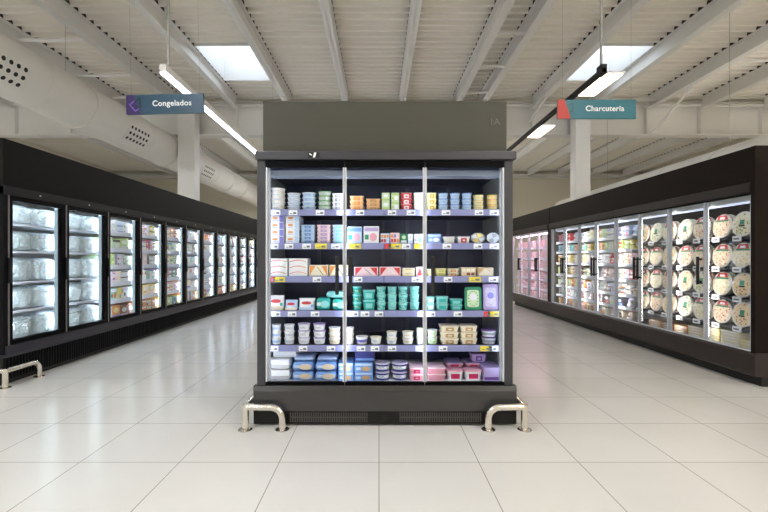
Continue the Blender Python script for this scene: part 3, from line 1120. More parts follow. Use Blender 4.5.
def stack(shelf, u0, u1, vtop, n, make, name, look, cat, depth=0.0, dy=0.0, where=None, tilt=0.0, z0=None):
    """pixel extents of a stack -> n individual things; make(w, h, d) -> prototype; look must single the stack out on its shelf"""
    Y = FY + .125 + dy
    zs = z0 if z0 is not None else (SHZ[shelf] if shelf < 5 else .287)
    x0, _ = XZ(u0, 0, Y + .02)
    x1, _ = XZ(u1, 0, Y + .02)
    w = x1 - x0 - .003
    ztop = XZ(0, vtop, Y + .02)[1]
    h = (ztop - zs) / n
    d = depth or w
    proto = make(round(w, 3), round(h - .0006, 4), d)
    out = []
    for i in range(n):
        l = lvl(i, n)
        lab = look + (', ' + l if l else '') + ', ' + SHN[shelf] + ' fridge shelf'
        o = put(proto, name, lab, cat, where or (name.replace('_', ' ') + 's on the ' + SHN[shelf] + ' shelf of the centre fridge'),
                ((x0 + x1) / 2, Y + d / 2 + abs(math.sin(tilt)) * h, zs + .0006 + i * h), 0, -tilt)
        out.append(o)
    return out


RT = lambda b, l, s: (lambda w, h, d: round_tub(w, h, b, l, s))
SQ = lambda b, l, p: (lambda w, h, d: square_tub(w, h, b, l, p))
TR = lambda b, f, p: (lambda w, h, d: flat_tray(w, h, d, b, f, p))
CA = lambda b, a, s: (lambda w, h, d: carton(w, h, d, b, a, s))
SP = lambda b, a, s: (lambda w, h, d: soft_pack(w, h, d, b, a, s))
PO = lambda b, a: (lambda w, h, d: stand_pack(w, h, d, b, a))

# ---- top shelf
stack(0, 269.5, 284.8, 188, 5, RT('cream', 'white', 'white'), 'food_tub', 'round cream tub at the far left', 'tub')
stack(0, 286.3, 300.2, 193, 4, RT('pale blue', 'white', 'white'), 'food_tub', 'round white and light blue tub second from left', 'tub')
stack(0, 301, 315.8, 192.5, 4, RT('pale blue', 'white', 'pale blue'), 'food_tub', 'round pale blue tub beside the green ones', 'tub')
stack(0, 317.2, 331.2, 191, 4, RT('pale green', 'green', 'white'), 'food_tub', 'round green rimmed tub', 'tub')
stack(0, 332, 343.6, 193.5, 4, TR('white', 'white', 'grey'), 'food_tray', 'white tray right of the green tubs', 'tray', .14)
stack(0, 349.6, 364.2, 196, 3, TR('peach', 'cream', 'orange'), 'food_tray', 'orange and white tray, left one', 'tray', .15)
stack(0, 366, 380.6, 199, 3, TR('peach', 'cream', 'tan'), 'food_tray', 'orange and beige tray, right one', 'tray', .15)
stack(0, 381.6, 389.8, 193, 2, CA('pale green', ('lime', 'white'), 0), 'food_carton', 'green and white carton, left one', 'carton', .11)
stack(0, 391, 399.2, 193, 2, CA('pale green', ('lime', 'white', 'lime'), 1), 'food_carton', 'green and white carton, right one', 'carton', .11)
stack(0, 400.4, 412, 193, 3, TR('red', 'pale pink', 'white'), 'food_tray', 'red and white tray', 'tray', .13)
stack(0, 413.4, 423.2, 193, 3, TR('cream', 'white', 'white'), 'food_tray', 'cream tray beside the red ones', 'tray', .13)
stack(0, 427, 436.4, 193, 3, TR('pale yellow', 'cream', 'gold'), 'food_tray', 'cream and gold tray right of the door joint', 'tray', .12)
for nm, u in (('left', 438), ('middle', 450), ('right', 461.8)):
    stack(0, u, u + 10.6, 193, 3, RT('pale blue', 'blue', 'pale blue'), 'food_tub', 'blue lidded round tub in the %s column' % nm, 'tub')
stack(0, 473.2, 484.6, 195, 3, RT('cream', 'yellow', 'pale yellow'), 'food_tub', 'yellow lidded round tub in the left column', 'tub')
stack(0, 487, 498.4, 195, 3, RT('peach', 'yellow', 'pale yellow'), 'food_tub', 'yellow lidded round tub in the right column', 'tub')
# ---- second shelf
stack(1, 270.4, 284.6, 215.5, 4, CA('white', ('violet', 'orange', 'violet'), 4), 'food_carton', 'white carton with orange and violet print, far left', 'carton', .2)
stack(1, 286, 299.6, 215.5, 4, CA('white', ('pale blue', 'orange', 'violet'), 4), 'food_carton', 'white carton with orange print, second column', 'carton', .2)
stack(1, 300.8, 315.2, 225, 5, TR('pale blue', 'white', 'blue'), 'food_tray', 'flat blue and white tray', 'tray', .16)
stack(1, 316.8, 331, 225, 5, TR('pale pink', 'white', 'lilac'), 'food_tray', 'flat lilac and pink tray', 'tray', .16)
stack(1, 332, 345.8, 225, 5, TR('pale blue', 'white', 'pale teal'), 'food_tray', 'flat pale blue and teal tray', 'tray', .16)
stack(1, 347.4, 362.2, 226.8, 1, CA('pale blue', ('blue', 'pink', 'teal'), 1), 'food_carton', 'tall white and blue carton, left of pair', 'carton', .12)
stack(1, 363.6, 379.2, 226.4, 1, CA('white', ('lilac', 'pink', 'green'), 1), 'food_carton', 'tall white and lilac carton, right of pair', 'carton', .12)
stack(1, 380.4, 389.6, 233.5, 1, CA('pale blue', ('orange', 'blue', 'red'), 5), 'food_carton', 'small orange and blue carton', 'carton', .10)
stack(1, 390.2, 399.6, 233, 1, CA('pale pink', ('red', 'orange', 'violet'), 5), 'food_carton', 'small red and pink carton', 'carton', .10)
stack(1, 400.4, 407, 234, 1, CA('green', ('white', 'pale green'), 0), 'food_carton', 'small green and white carton', 'carton', .10)
stack(1, 407.6, 412.6, 234, 1, CA('white', ('pale blue', 'pale grey'), 0), 'food_carton', 'narrow plain white carton', 'carton', .10)
stack(1, 413.6, 423, 234, 1, CA('white', ('pale blue', 'blue', 'grey'), 1), 'food_carton', 'white and blue carton left of the door joint', 'carton', .10)
stack(1, 427.4, 441, 234, 1, CA('blue', ('pale blue', 'white', 'pale blue'), 1), 'food_carton', 'sky blue carton right of the door joint', 'carton', .11)
stack(1, 442.4, 455, 236, 1, TR('white', 'purple', 'cream'), 'food_tray', 'white tray with violet film, left of pair', 'tray', .13)
stack(1, 457, 469.8, 236, 1, TR('white', 'purple', 'red'), 'food_tray', 'white tray with violet film, right of pair', 'tray', .13)
for (u0, u1, bd, wd, lk) in ((470.6, 485, 'grey', 'yellow', 'octagonal pack with yellow wedges'), (486.4, 499, 'pale grey', 'grey', 'octagonal pale grey pack')):
    stack(1, u0, u1, 233, 1, lambda w, h, d, bd=bd, wd=wd: octagon_pack(w, h, .035, bd, wd), 'cheese_pack', lk + ' standing on edge', 'pack', .035, tilt=.12)
# ---- third shelf
stack(2, 269.6, 288, 258.5, 3, CA('white', ('red', 'gold'), 3), 'food_carton', 'white carton with curved red stripe, left column', 'carton', .16)
stack(2, 289.2, 308, 258.5, 3, CA('white', ('red', 'orange'), 3), 'food_carton', 'white carton with curved red stripe, right column', 'carton', .16)
stack(2, 309, 328.6, 265, 1, CA('cream', ('orange', 'gold'), 6), 'sandwich_box', 'cream and orange sandwich box, left of pair', 'box', .10)
stack(2, 329.4, 348, 265, 1, CA('cream', ('orange', 'dark grey'), 6), 'sandwich_box', 'cream and orange sandwich box, behind the handles', 'box', .10)
stack(2, 354, 378.4, 267, 1, CA('pale pink', ('red', 'grey'), 6), 'sandwich_box', 'pink and red sandwich box, left of pair', 'box', .10)
stack(2, 379.2, 400.8, 267, 1, CA('pale pink', ('red', 'white'), 6), 'sandwich_box', 'pink and red sandwich box, right of pair', 'box', .10)
stack(2, 402, 414.8, 268, 2, CA('cream', ('pale yellow', 'beige'), 0), 'food_carton', 'flat cream carton beside the sandwich boxes', 'carton', .12)
stack(2, 415.8, 423.4, 267, 1, CA('pale pink', ('red', 'white'), 2), 'sandwich_box', 'small red and white box left of the door joint', 'box', .10)
stack(2, 427, 434.6, 269, 1, TR('pale yellow', 'cream', 'cream'), 'food_tray', 'cream tray left of the third handle', 'tray', .12)
stack(2, 435.6, 446.2, 268.5, 2, TR('pale yellow', 'cream', 'lime'), 'food_tray', 'cream and green tray right of the handle', 'tray', .13)
stack(2, 447, 459, 268.5, 2, TR('cream', 'pale green', 'orange'), 'food_tray', 'cream and orange tray', 'tray', .13)
stack(2, 460.6, 475.4, 267.5, 1, CA('beige', ('pale pink', 'cream', 'brown'), 5), 'food_carton', 'beige and pink carton', 'carton', .12)
stack(2, 477, 493, 267.5, 1, CA('beige', ('cream', 'tan', 'peach'), 2), 'food_carton', 'beige carton at the right end', 'carton', .12)
# ---- fourth shelf
stack(3, 268.6, 284, 295.4, 1, PO('white', ('red', 'beige', 'teal')), 'snack_pouch', 'tall white pouch with red oval, far left', 'pouch', .07)
stack(3, 285, 297.6, 300, 1, PO('pale blue', ('red', 'cream')), 'snack_pouch', 'small pale blue pouch with red oval', 'pouch', .08)
stack(3, 298.6, 315, 298.4, 1, PO('white', ('red', 'pale blue', 'blue')), 'snack_pouch', 'wide white pouch with red oval, third from left', 'pouch', .09)
stack(3, 316, 331, 298, 1, SP('teal', ('pale teal', 'white'), 1), 'food_pack', 'teal soft pack left of the door joint', 'pack', .15)
o_ = stack(3, 332, 347, 299, 1, SP('teal', ('pale teal', 'white'), 2), 'food_pack', 'teal soft pack at the door joint', 'pack', .15)
stack(3, 326, 346, 291.5, 1, SP('pale teal', (), 3), 'food_pack', 'flat pale teal pack lying on top of others', 'pack', .14, z0=.829 + (XZ(0, 298, 3.262)[1] - .829) + .002, dy=.004)
for nm, u0, u1 in (('far left', 352.4, 361.8),):
    stack(3, u0, u1, 286.6, 3, RT('teal', 'pale teal', 'green'), 'food_tub', 'round teal tub in the %s column' % nm, 'tub')
stack(3, 362.6, 375.4, 290, 2, SQ('teal', 'pale teal', 'pale teal'), 'food_tub', 'big square teal tub', 'tub')
for nm, u0 in (('left', 376), ('second', 387), ('third', 398), ('right', 409.4)):
    stack(3, u0, u0 + 10.2, 286.6, 3, RT('pale teal', 'pale teal', 'teal' if nm in ('left', 'third') else 'pale teal'), 'food_tub', 'round pale teal tub in the %s of four columns' % nm, 'tub')
stack(3, 426.6, 434.8, 296.6, 2, SQ('pale teal', 'pale teal', 'white'), 'food_tub', 'square mint tub right of the door joint', 'tub')
stack(3, 435.8, 448.6, 296.4, 2, SQ('pale teal', 'pale teal', 'teal'), 'food_tub', 'wide square mint tub', 'tub')
stack(3, 449.6, 463, 299, 2, SQ('teal', 'pale teal', 'pale teal'), 'food_tub', 'square dark mint tub beside the green tray', 'tub')
stack(3, 464.4, 481.6, 287, 1, lambda w, h, d: upright_tray(w, h, .05, 'green', 'pale green', 'white', .02), 'food_tray', 'upright green tray with flowery white label', 'tray', .05, tilt=.06)
stack(3, 483, 498, 284.4, 1, lambda w, h, d: upright_tray(w, h, .05, 'lilac', 'pale lilac', 'violet', .012), 'food_tray', 'upright lavender tray at the right end', 'tray', .05, tilt=.06)
# ---- fifth shelf
stack(4, 271, 281, 324.4, 3, RT('white', 'white', 'pale blue'), 'yogurt_cup', 'white cup with pale blue print, left column', 'cup')
stack(4, 283.4, 294.4, 324.4, 3, RT('white', 'white', 'pale grey'), 'yogurt_cup', 'white cup with grey print, second column', 'cup')
stack(4, 297, 310, 323.6, 3, RT('white', 'pale lilac', 'white'), 'food_tub', 'round white tub with lilac lid, left column', 'tub')
stack(4, 312.4, 325.6, 323.6, 3, RT('white', 'lilac', 'white'), 'food_tub', 'round white tub with lilac lid, right column', 'tub')
stack(4, 328, 340.6, 327.4, 3, RT('cream', 'white', 'cream'), 'food_tub', 'round cream tub left of the door joint', 'tub')
stack(4, 345.4, 354.2, 327.4, 3, RT('cream', 'white', 'white'), 'food_tub', 'round cream tub right of the door joint', 'tub')
stack(4, 355.2, 368.2, 336.4, 1, RT('white', 'white', 'violet'), 'food_tub', 'single white tub with violet print', 'tub')
stack(4, 370, 382, 337, 1, RT('white', 'cream', 'white'), 'food_tub', 'single plain white tub', 'tub')
stack(4, 386, 397.6, 331.6, 2, RT('white', 'cream', 'white'), 'food_tub', 'plain white tub, left of two stacks', 'tub')
stack(4, 402, 414, 331.6, 2, RT('white', 'cream', 'cream'), 'food_tub', 'plain white tub, right of two stacks', 'tub')
stack(4, 416, 423.4, 328, 2, RT('white', 'pale green', 'white'), 'food_tub', 'white tub left of the second door joint', 'tub')
stack(4, 427, 438, 329.8, 2, RT('pale green', 'pale grey', 'pale green'), 'food_tub', 'pale green tub right of the second door joint', 'tub')
stack(4, 440, 459, 325.4, 3, TR('cream', 'beige', 'tan'), 'food_tray', 'cream and tan tray, left column', 'tray', .13)
stack(4, 460, 477.4, 325.4, 3, TR('cream', 'beige', 'tan'), 'food_tray', 'cream and tan tray, right column', 'tray', .13)
stack(4, 482, 498, 330, 2, RT('pale grey', 'purple', 'grey'), 'food_tub', 'grey tub with purple lid at the right end', 'tub')
# ---- deck
stack(5, 266.8, 290.8, 359, 2, SP('white', (), 4), 'food_pack', 'big plain white soft pack', 'pack', .24)
stack(5, 273.6, 297, 349, 1, CA('white', ('pale grey', 'white'), 0), 'food_carton', 'white carton lying on the white packs', 'carton', .18, z0=.291 + (XZ(0, 359, 3.262)[1] - .287), dy=.05)
for nm, u0, u1 in (('left', 292, 314.2), ('right', 315, 337.4)):
    stack(5, u0, u1, 361.6, 2, SP('blue', ('beige', 'pale blue'), 5 if nm == 'left' else 6), 'food_pack', 'blue soft pack with beige oval, %s column' % nm, 'pack', .22)
    stack(5, u0 + 2, u1, 356.8, 1, SP('pale blue', (), 7 if nm == 'left' else 8), 'food_pack', 'flat pale blue pack on top of the %s column' % nm, 'pack', .20, z0=.291 + (XZ(0, 361.6, 3.262)[1] - .287), dy=.012)
stack(5, 338.4, 353.8, 362.4, 2, CA('blue', ('pale blue', 'tan', 'pale blue'), 1), 'food_carton', 'blue carton with photo, left column', 'carton', .2)
stack(5, 354.6, 373, 362.4, 2, CA('blue', ('pale blue', 'tan', 'pale blue'), 1), 'food_carton', 'blue carton with photo, right column', 'carton', .2)
stack(5, 355, 375, 351, 1, CA('navy', ('blue', 'navy'), 0), 'food_carton', 'dark navy carton lying on the blue cartons', 'carton', .16, z0=.291 + (XZ(0, 362.4, 3.262)[1] - .287), dy=.04)
stack(5, 374.2, 390.4, 363, 2, RT('navy', 'pale lilac', 'white'), 'food_tub', 'round navy and white tub, left column', 'tub')
stack(5, 391.2, 408.4, 363, 2, RT('navy', 'pale lilac', 'white'), 'food_tub', 'round navy and white tub, right column', 'tub')
stack(5, 409.4, 424, 367.4, 2, TR('pink', 'pale pink', 'hot pink'), 'food_tray', 'pink tray left of the door joint', 'tray', .2)
stack(5, 427, 446, 367.4, 2, TR('pink', 'pale pink', 'pink'), 'food_tray', 'pink tray right of the door joint', 'tray', .2)
stack(5, 446.8, 463.4, 370, 1, SQ('white', 'pink', 'hot pink'), 'food_tub', 'white cup with magenta label, left of pair', 'cup')
stack(5, 464.4, 482, 370, 1, SQ('white', 'pink', 'hot pink'), 'food_tub', 'white cup with magenta label, right of pair', 'cup')
stack(5, 446, 463, 362.5, 2, TR('pink', 'lilac', 'hot pink'), 'food_tray', 'pink tray behind the left magenta cup', 'tray', .2, dy=.14)
stack(5, 465, 482, 362.5, 2, TR('pink', 'lilac', 'hot pink'), 'food_tray', 'pink tray behind the right magenta cup', 'tray', .2, dy=.145)
stack(5, 483, 501, 367, 1, CA('lilac', ('purple', 'lilac', 'purple'), 0), 'food_carton', 'lilac carton at the right end', 'carton', .22)
stack(5, 471, 486, 353, 1, TR('lilac', 'purple', 'purple'), 'food_tray', 'purple tray lying on the pink trays', 'tray', .12, z0=.291 + (XZ(0, 362.5, 3.40)[1] - .287) + .004, dy=.14)

# ------------------------------------------------------------------ left freezers
DW = .757
LXF = -3.6
LY0 = 4.10
LSH6 = [1.60, 1.365, 1.13, .89, .65]
LSH5 = [1.58, 1.30, .985, .69]
ROTL = PI / 2
ZB_L, ZT_L = .384, 1.846
ROOT_L = []


def freezer_unit(k):
    W = 3 * DW
    y0 = LY0 + k * W
    lab = ['black three door freezer nearest the camera, clear bags behind its first two doors',
           'second black three door freezer from the left, orange and green cartons inside',
           'third black three door freezer from the left, mostly white cartons inside',
           'black three door freezer at the far end of the left row'][k]
    t = thing('upright_freezer', lab, 'freezer', (LXF, y0, 0), ROTL, 'upright freezers along the left')
    e = .03 if k == 0 else 0.0
    # plinth and ribbed kick grille
    MB().box(-e, W, .05, .85, 0, .36, M['black']).build('plinth', t)
    g = MB().box(-e, W, .02, .05, .035, .27, M['black'])
    n = 60
    for i in range(n):
        x = W * (i + .5) / n
        g.box(x - .006, x + .006, .010, .02, .05, .262, M['frame_dark'])
    g.build('kick_grille', t)
    MB().prism([(.05, .262), (-.030, .270), (-.034, .300), (-.012, .378), (.05, .380)], -e, W, M['bumper'], 'x').build('bumper', t)
    # carcass
    MB().box(0, W, .80, .85, .36, 1.93, M['liner']).build('back_panel', t)
    MB().box(0, W, .06, .80, .36, .379, M['liner']).build('deck', t)
    MB().box(0, W, .06, .80, 1.90, 1.93, M['frame_dark']).build('top_panel', t)
    hl = MB().box(.01, W - .01, .060, .11, 1.832, 1.855, M['frame_dark']).build('head_fill_bar', t)
    MB().box(.02, W - .02, .065, .108, 1.826, 1.8315, M['head_fill']).build('led_strip', hl)  # added glow hidden behind the door head, brightens the bags
    if k == 0:
        MB().box(-.045, -.002, -.002, .85, .30, 1.93, M['frame_dark'], .003).build('end_panel', t)
    if k == 3:
        MB().box(W + .002, W + .04, -.002, .85, .0, 1.93, M['frame_dark']).build('end_panel', t)
    MB().box(-.045 if k == 0 else 0, W, -.012, .055, ZT_L, 1.932, mat('freezer_head_rail', (30, 29, 30), .45, spec=.2), .003).build('head_rail', t)
    MB().box(-.045 if k == 0 else 0, W, .004, .60, 1.9325, 2.385, M['fascia_l']).build('fascia', t)
    for i in range(3):
        MB().lathe([(.008, 0), (.008, .006)], M['alu'], 10).build('rail_stud', t).matrix_local = Matrix.Translation((DW * (i + .5), -.012, 1.89)) @ Matrix.Rotation(PI / 2, 4, 'X')
    for i in range(3):
        a, b_ = i * DW + .003, (i + 1) * DW - .003
        bd = .055
        d = MB()
        d.box(a, b_, 0, .045, ZT_L - .052, ZT_L - .001, M['gloss_black'])
        d.box(a, b_, 0, .045, ZB_L, ZB_L + .045, M['gloss_black'])
        d.box(a, a + bd, 0, .045, ZB_L + .045, ZT_L - .052, M['gloss_black'])
        d.box(b_ - bd, b_, 0, .045, ZB_L + .045, ZT_L - .052, M['gloss_black'])
        dd = d.build('door', t)
        MB().box(a + bd, b_ - bd, .012, .018, ZB_L + .045, ZT_L - .052, M['glass']).build('glass', dd)
        for (za, zb) in ((ZB_L, .985), (1.235, ZT_L - .001)):
            MB().box(a, a + .013, -.008, -.0005, za, zb, M['alu_d']).build('edge_trim', dd)
        MB().box(a + .002, a + .022, -.022, -.0005, .99, 1.23, M['black'], .003).build('handle', dd)
        # far side mullion carrying the led strip
        mu = MB().box(b_ - .05, b_ + .045 if i < 2 else b_, .048, .085, ZB_L, ZT_L, M['liner']).build('mullion', t)
        MB().box(b_ - .060, b_ - .052, .050, .083, ZB_L + .05, ZT_L - .06, M['led_run']).build('led_strip', mu)
        MB().box(b_ - .045, b_ + .04 if i < 2 else b_ - .005, .0855, .0865, ZB_L + .06, ZT_L - .07, M['mullion_fill']).build('led_strip', mu)  # added glowing strip on the unseen rear face, evens the light inside
        nj = MB().box(a + .046, a + .052, .050, .085, ZB_L + .05, ZT_L - .06, M['liner']).build('fill_profile', t)
        MB().box(a + .0525, a + .056, .052, .084, ZB_L + .06, ZT_L - .07, M['jamb_fill']).build('led_strip', nj)  # strong strip added on the near jamb, out of view, to light the goods
        kd = k * 3 + i
        for zs in (LSH5 if kd < 2 else LSH6):
            sa, sb = a - .001 + (.092 if kd == 2 else 0), b_ + .001 + (.086 if kd == 1 else 0)
            s_ = MB().box(sa, sb, .106, .74, zs - .016, zs - .001, M['shelf']).build('shelf', t)
            rb, rt_ = (zs - .018, zs + .004) if kd < 2 else (zs - .050, zs + .010)
            MB().box(sa, sb, .090, .1055, rb, rt_, M['rail_w'], .003).build('price_rail', s_)
    return t


for k in range(4):
    freezer_unit(k)


def left_xy(lx, ly):
    return LXF - ly, LY0 + lx


DOORN = ['first', 'second', 'third', 'fourth', 'fifth', 'sixth', 'seventh', 'eighth', 'ninth', 'tenth', 'eleventh', 'twelfth']
# frozen bags behind the first two doors
for kd in range(2):
    for si, zs in enumerate(LSH5 + [.379]):
        top = [1.79, 1.52, 1.235, .925, .625][si]
        hh = top - zs - .003
        for r in range(1):
            for c in range(2):
                w = .355
                lx = kd * DW + .300 + c * .362 * 1.0
                x, y = left_xy(lx + random.uniform(-.002, .002), .385)
                put(frozen_bag(w, round(hh, 3), .54, (kd * 7 + si * 3 + r * 5 + c) % 7), 'frozen_bag',
                    'clear frosty bag, %s one on the %s shelf of the %s freezer door' % (('left', 'right')[c], SHN[si] if si < 4 else 'bottom', DOORN[kd]),
                    'bag', 'clear bags in the first two freezer doors', (x, y, zs + .001 + r * (hh + .002)), ROTL)

LCOL = {
    2: [['white', 'white', 'pale grey'], ['lime', 'pale green'], ['pale green', 'lime', 'white'], ['white', 'pale pink', 'white'], ['white', 'pale teal', 'yellow'], ['brown', 'orange', 'brown']],
    3: [['pale blue', 'pale lilac', 'yellow'], ['white', 'pale grey', 'red'], ['white', 'pale pink', 'grey'], ['pale grey', 'white', 'pale teal'], ['yellow', 'pale yellow', 'yellow'], ['orange', 'orange', 'gold']],
    4: [['brown', 'white', 'orange'], ['pale green', 'lime', 'pale green'], ['pale green', 'white', 'lime'], ['lilac', 'grey', 'green'], ['pale lilac', 'pale pink', 'gold'], ['yellow', 'lime', 'green']],
    5: [['white', 'pale grey'], ['white', 'pale teal'], ['pale teal', 'white'], ['pale grey', 'white'], ['peach', 'pale pink', 'white'], ['orange', 'yellow', 'blue']],
    6: [['red', 'peach', 'orange'], ['white', 'pale grey'], ['pale lilac', 'white'], ['white', 'grey'], ['white', 'pale pink'], ['white', 'red', 'pale grey']],
    7: [['pale blue', 'blue', 'white'], ['grey', 'white'], ['white', 'dark grey'], ['pale yellow', 'white', 'lime'], ['pale teal', 'white'], ['red', 'orange', 'peach']],
    8: [['brown', 'peach', 'white'], ['white', 'pale grey'], ['white', 'pale pink'], ['pale grey', 'white'], ['white', 'pale blue'], ['gold', 'yellow', 'tan']],
    9: [['tan', 'peach', 'white'], ['white', 'pale grey'], ['red', 'white', 'pale pink'], ['white', 'pale grey'], ['blue', 'pale blue', 'white'], ['gold', 'tan', 'white']],
    10: [['yellow', 'gold', 'pale yellow'], ['white', 'yellow'], ['red', 'pale pink', 'white'], ['pale grey', 'pale blue'], ['white', 'pale yellow'], ['blue', 'pale blue', 'navy']],
    11: [['white', 'pale grey'], ['pale yellow', 'white'], ['white', 'pale pink'], ['pale blue', 'white'], ['white', 'pale green'], ['blue', 'white']],
}
ACC = [('pale pink', 'white', 'red'), ('pale grey', 'white', 'grey'), ('pale green', 'white', 'green'), ('red', 'white', 'gold'), ('pale lilac', 'white', 'navy'), ('white', 'orange', 'brown'), ('violet', 'pale yellow', 'white'), ('blue', 'pale blue', 'red'), ('dark grey', 'white', 'pale grey')]
rs = random.Random(3)
for kd in range(2, 12):
    for si, zs in enumerate(LSH6 + [.379]):
        cols = LCOL[kd][si]
        n = 4 if (kd + si) % 2 else 5
        span = DW - (.012 if kd < 11 else .10)
        w = span / n - .004
        top = .165 if si < 5 else .20
        st_n = 2 if rs.random() < .35 else 1
        for c in range(n):
            hh = top * (rs.choice((.85, .95, 1.0))) / st_n
            col = cols[c % len(cols)]
            st = rs.choice((0, 1, 1, 4, 5))
            acc = ACC[rs.randrange(len(ACC))]
            for r in range(st_n):
                x, y = left_xy(kd * DW + .090 + (c + .5) * span / n, .265)
                nm = '%s frozen food carton, %s from left' % (col, ORD[c])
                if st_n == 2:
                    nm += ', ' + ('lower', 'upper')[r]
                nm += ', %s shelf of %s freezer door' % (SHN[si], DOORN[kd])
                put(carton(round(w, 3), round(hh - .002, 3), .30, col, acc, st), 'frozen_carton', nm, 'carton', 'frozen food cartons in the left freezers',
                    (x, y, zs + .001 + r * hh), ROTL)

# ------------------------------------------------------------------ right hand cabinets
RXF = 3.6
ROTR = -PI / 2
DR = .593
ZB_R, ZT_R = .325, 1.866
RSH7 = [1.57, 1.37, 1.15, .915, .69, .50]
PZ = [1.447, 1.125, .817, .510]
MSH = [1.498, 1.246, 1.02, .77, .533]
DECK_R = .305


def right_unit(y_near, W, kind, lab, ends=(0, 0), ndoors=2):
    """local x runs from the far end (0) to the near end (W); y is depth"""
    t = thing('meat_cabinet' if kind == 'meat' else 'chilled_cabinet', lab, 'cabinet', (RXF, y_near + W, 0), ROTR, 'chilled cabinets along the right')
    e0, e1 = ends                # end panel widths at the far / near end
    MB().box(0 - e0, W + e1, .06, .85, 0, .30, M['black']).build('plinth', t)
    b = MB().prism([(.06, .095), (-.006, .095), (-.018, .11), (-.018, .30), (.0, .322), (.06, .322)], -e0, W + e1 + (.004 if e1 else 0), M['base_r'], 'x')
    b.build('base_panel', t)
    dark = kind in ('pizza', 'half')
    MB().box(0, W, .80, .85, .30, 1.93, M['liner_dark'] if dark else M['liner']).build('back_panel', t)
    MB().box(0, W, .08, .80, .30, DECK_R - .001, M['liner_dark'] if dark else M['shelf']).build('deck', t)
    MB().box(0, W, .08, .80, 1.90, 1.93, M['navy'] if kind != 'meat' else M['liner']).build('top_panel', t)
    if e1:
        MB().box(W + .001, W + e1, -.004, .87, .30, 2.31, M['fascia_r'], .003).build('end_panel', t)
        if e1 < .08:
          MB().box(W + e1 + .0005, W + e1 + .014, -.018, .87, .095, .322, M['base_r'], .003).build('end_skirt', t)
    if e0:
        MB().box(-e0, -.001, -.004, .85, .10, 1.94, M['base_r'], .003).build('end_panel', t)
    MB().box(-e0, W, -.014, .05, ZT_R + .001, 1.965, mat('cabinet_head_rail', (40, 32, 30), .45, spec=.3), .004).build('head_rail', t)
    MB().box(-e0, W, .004, .70, 1.966, 2.31, M['fascia_r']).build('fascia', t)
    # canopy lamp
    lc = MB().box(.0, W, .085, .20, 1.80, 1.862, M['liner'], .006).build('lamp_channel', t)
    lm = {'meat': M['led_pink']}.get(kind, M['led_top'])
    MB().box(.01, W - .01, .10, .19, 1.792, 1.7995, lm).build('led_strip', lc)
    n = ndoors
    dw = W / n
    for i in range(n):
        a, b_ = i * dw + .002, (i + 1) * dw - .002
        d = MB()
        d.box(a, b_, 0, .022, ZT_R - .020, ZT_R - .001, M['gloss_black'])
        d.box(a, b_, 0, .022, ZB_R, ZB_R + .014, M['rail_w'])
        wd = .0075
        d.box(a, a + wd, 0, .022, ZB_R + .014, ZT_R - .020, M['alu'])
        d.box(b_ - wd, b_, 0, .022, ZB_R + .014, ZT_R - .020, M['alu'])
        dd = d.build('door', t)
        MB().box(a + wd, b_ - wd, .008, .013, ZB_R + .014, ZT_R - .020, M['glass']).build('glass', dd)
        hx = (b_ - .040) if i % 2 == 0 else (a + .040)
        if kind == 'pizza' and i == 1:
            continue
        h = MB().box(hx - .014, hx + .014, -.048, -.026, .94, 1.25, M['black'], .005)
        for zz in (.97, 1.22):
            h.box(hx - .008, hx + .008, -.027, .007, zz - .012, zz + .012, M['black'])
        h.build('handle', dd)
    for i in range(n + 1):
        x = min(max(i * dw, .008), W - .008)
        mw = .010 if i in (0, n) else .006
        mm = MB().box(x - mw if i else .0, x + mw if i < n else W, .026, .05, ZB_R, ZT_R - .02, M['alu']).build('mullion', t)
        lx = lm if kind == 'meat' else M['led_charc']
        MB().box(x - .005, x + .005, .0505, .0515, ZB_R + .04, ZT_R - .08, lx).build('led_strip', mm)
    def shelf(a, b_, zs, depth, light):
        s_ = MB().box(a, b_, .115, depth, zs - .016, zs - .001, M['shelf'] if light else M['shelf_d']).build('shelf', t)
        return s_
    if kind == 'pizza':
        for zs in PZ:
            s_ = shelf(.01, W - .01, zs, .36, False)
    elif kind == 'half':
        for zs in PZ:
            shelf(.286, W - .01, zs, .36, False)
        for zs in RSH7:
            s_ = shelf(.01, .272, zs, .70, True)
            MB().box(.01, .272, .10, .1145, zs - .042, zs + .004, M['rail_w'], .002).build('price_rail', s_)
    else:
        for zs in (MSH if kind == 'meat' else RSH7):
            s_ = shelf(.01, W - .01, zs, .70, True)
            MB().box(.01, W - .01, .10, .1145, zs - .042, zs + .004, M['rail_w'], .002).build('price_rail', s_)
    return t


YA = 4.095
UA = right_unit(YA, 2 * DR, 'pizza', 'black chilled cabinet at the near right end, round pizzas behind both doors', (0, .05))
UB = right_unit(YA + 2 * DR, 2 * DR, 'half', 'second chilled cabinet from right, pizzas beside shelves of packs')
UC = right_unit(YA + 4 * DR, 2 * DR, 'mixed', 'third chilled cabinet from right with seven levels of mixed packs')
UD = right_unit(YA + 6 * DR, 2 * DR, 'mixed', 'fourth chilled cabinet from right, next to the pink lit meat', (.085, 0))
UE = right_unit(YA + 8 * DR + .19, 2 * DR, 'meat', 'nearer pink lit meat cabinet beyond the mixed packs', (0, .10))
UG = right_unit(YA + 10 * DR + .19, 2 * DR, 'meat', 'farther pink lit meat cabinet at the far end')


def rpos(lxw, ly):               # lxw: distance from the near end of the run along +Y
    return RXF + ly, YA + lxw


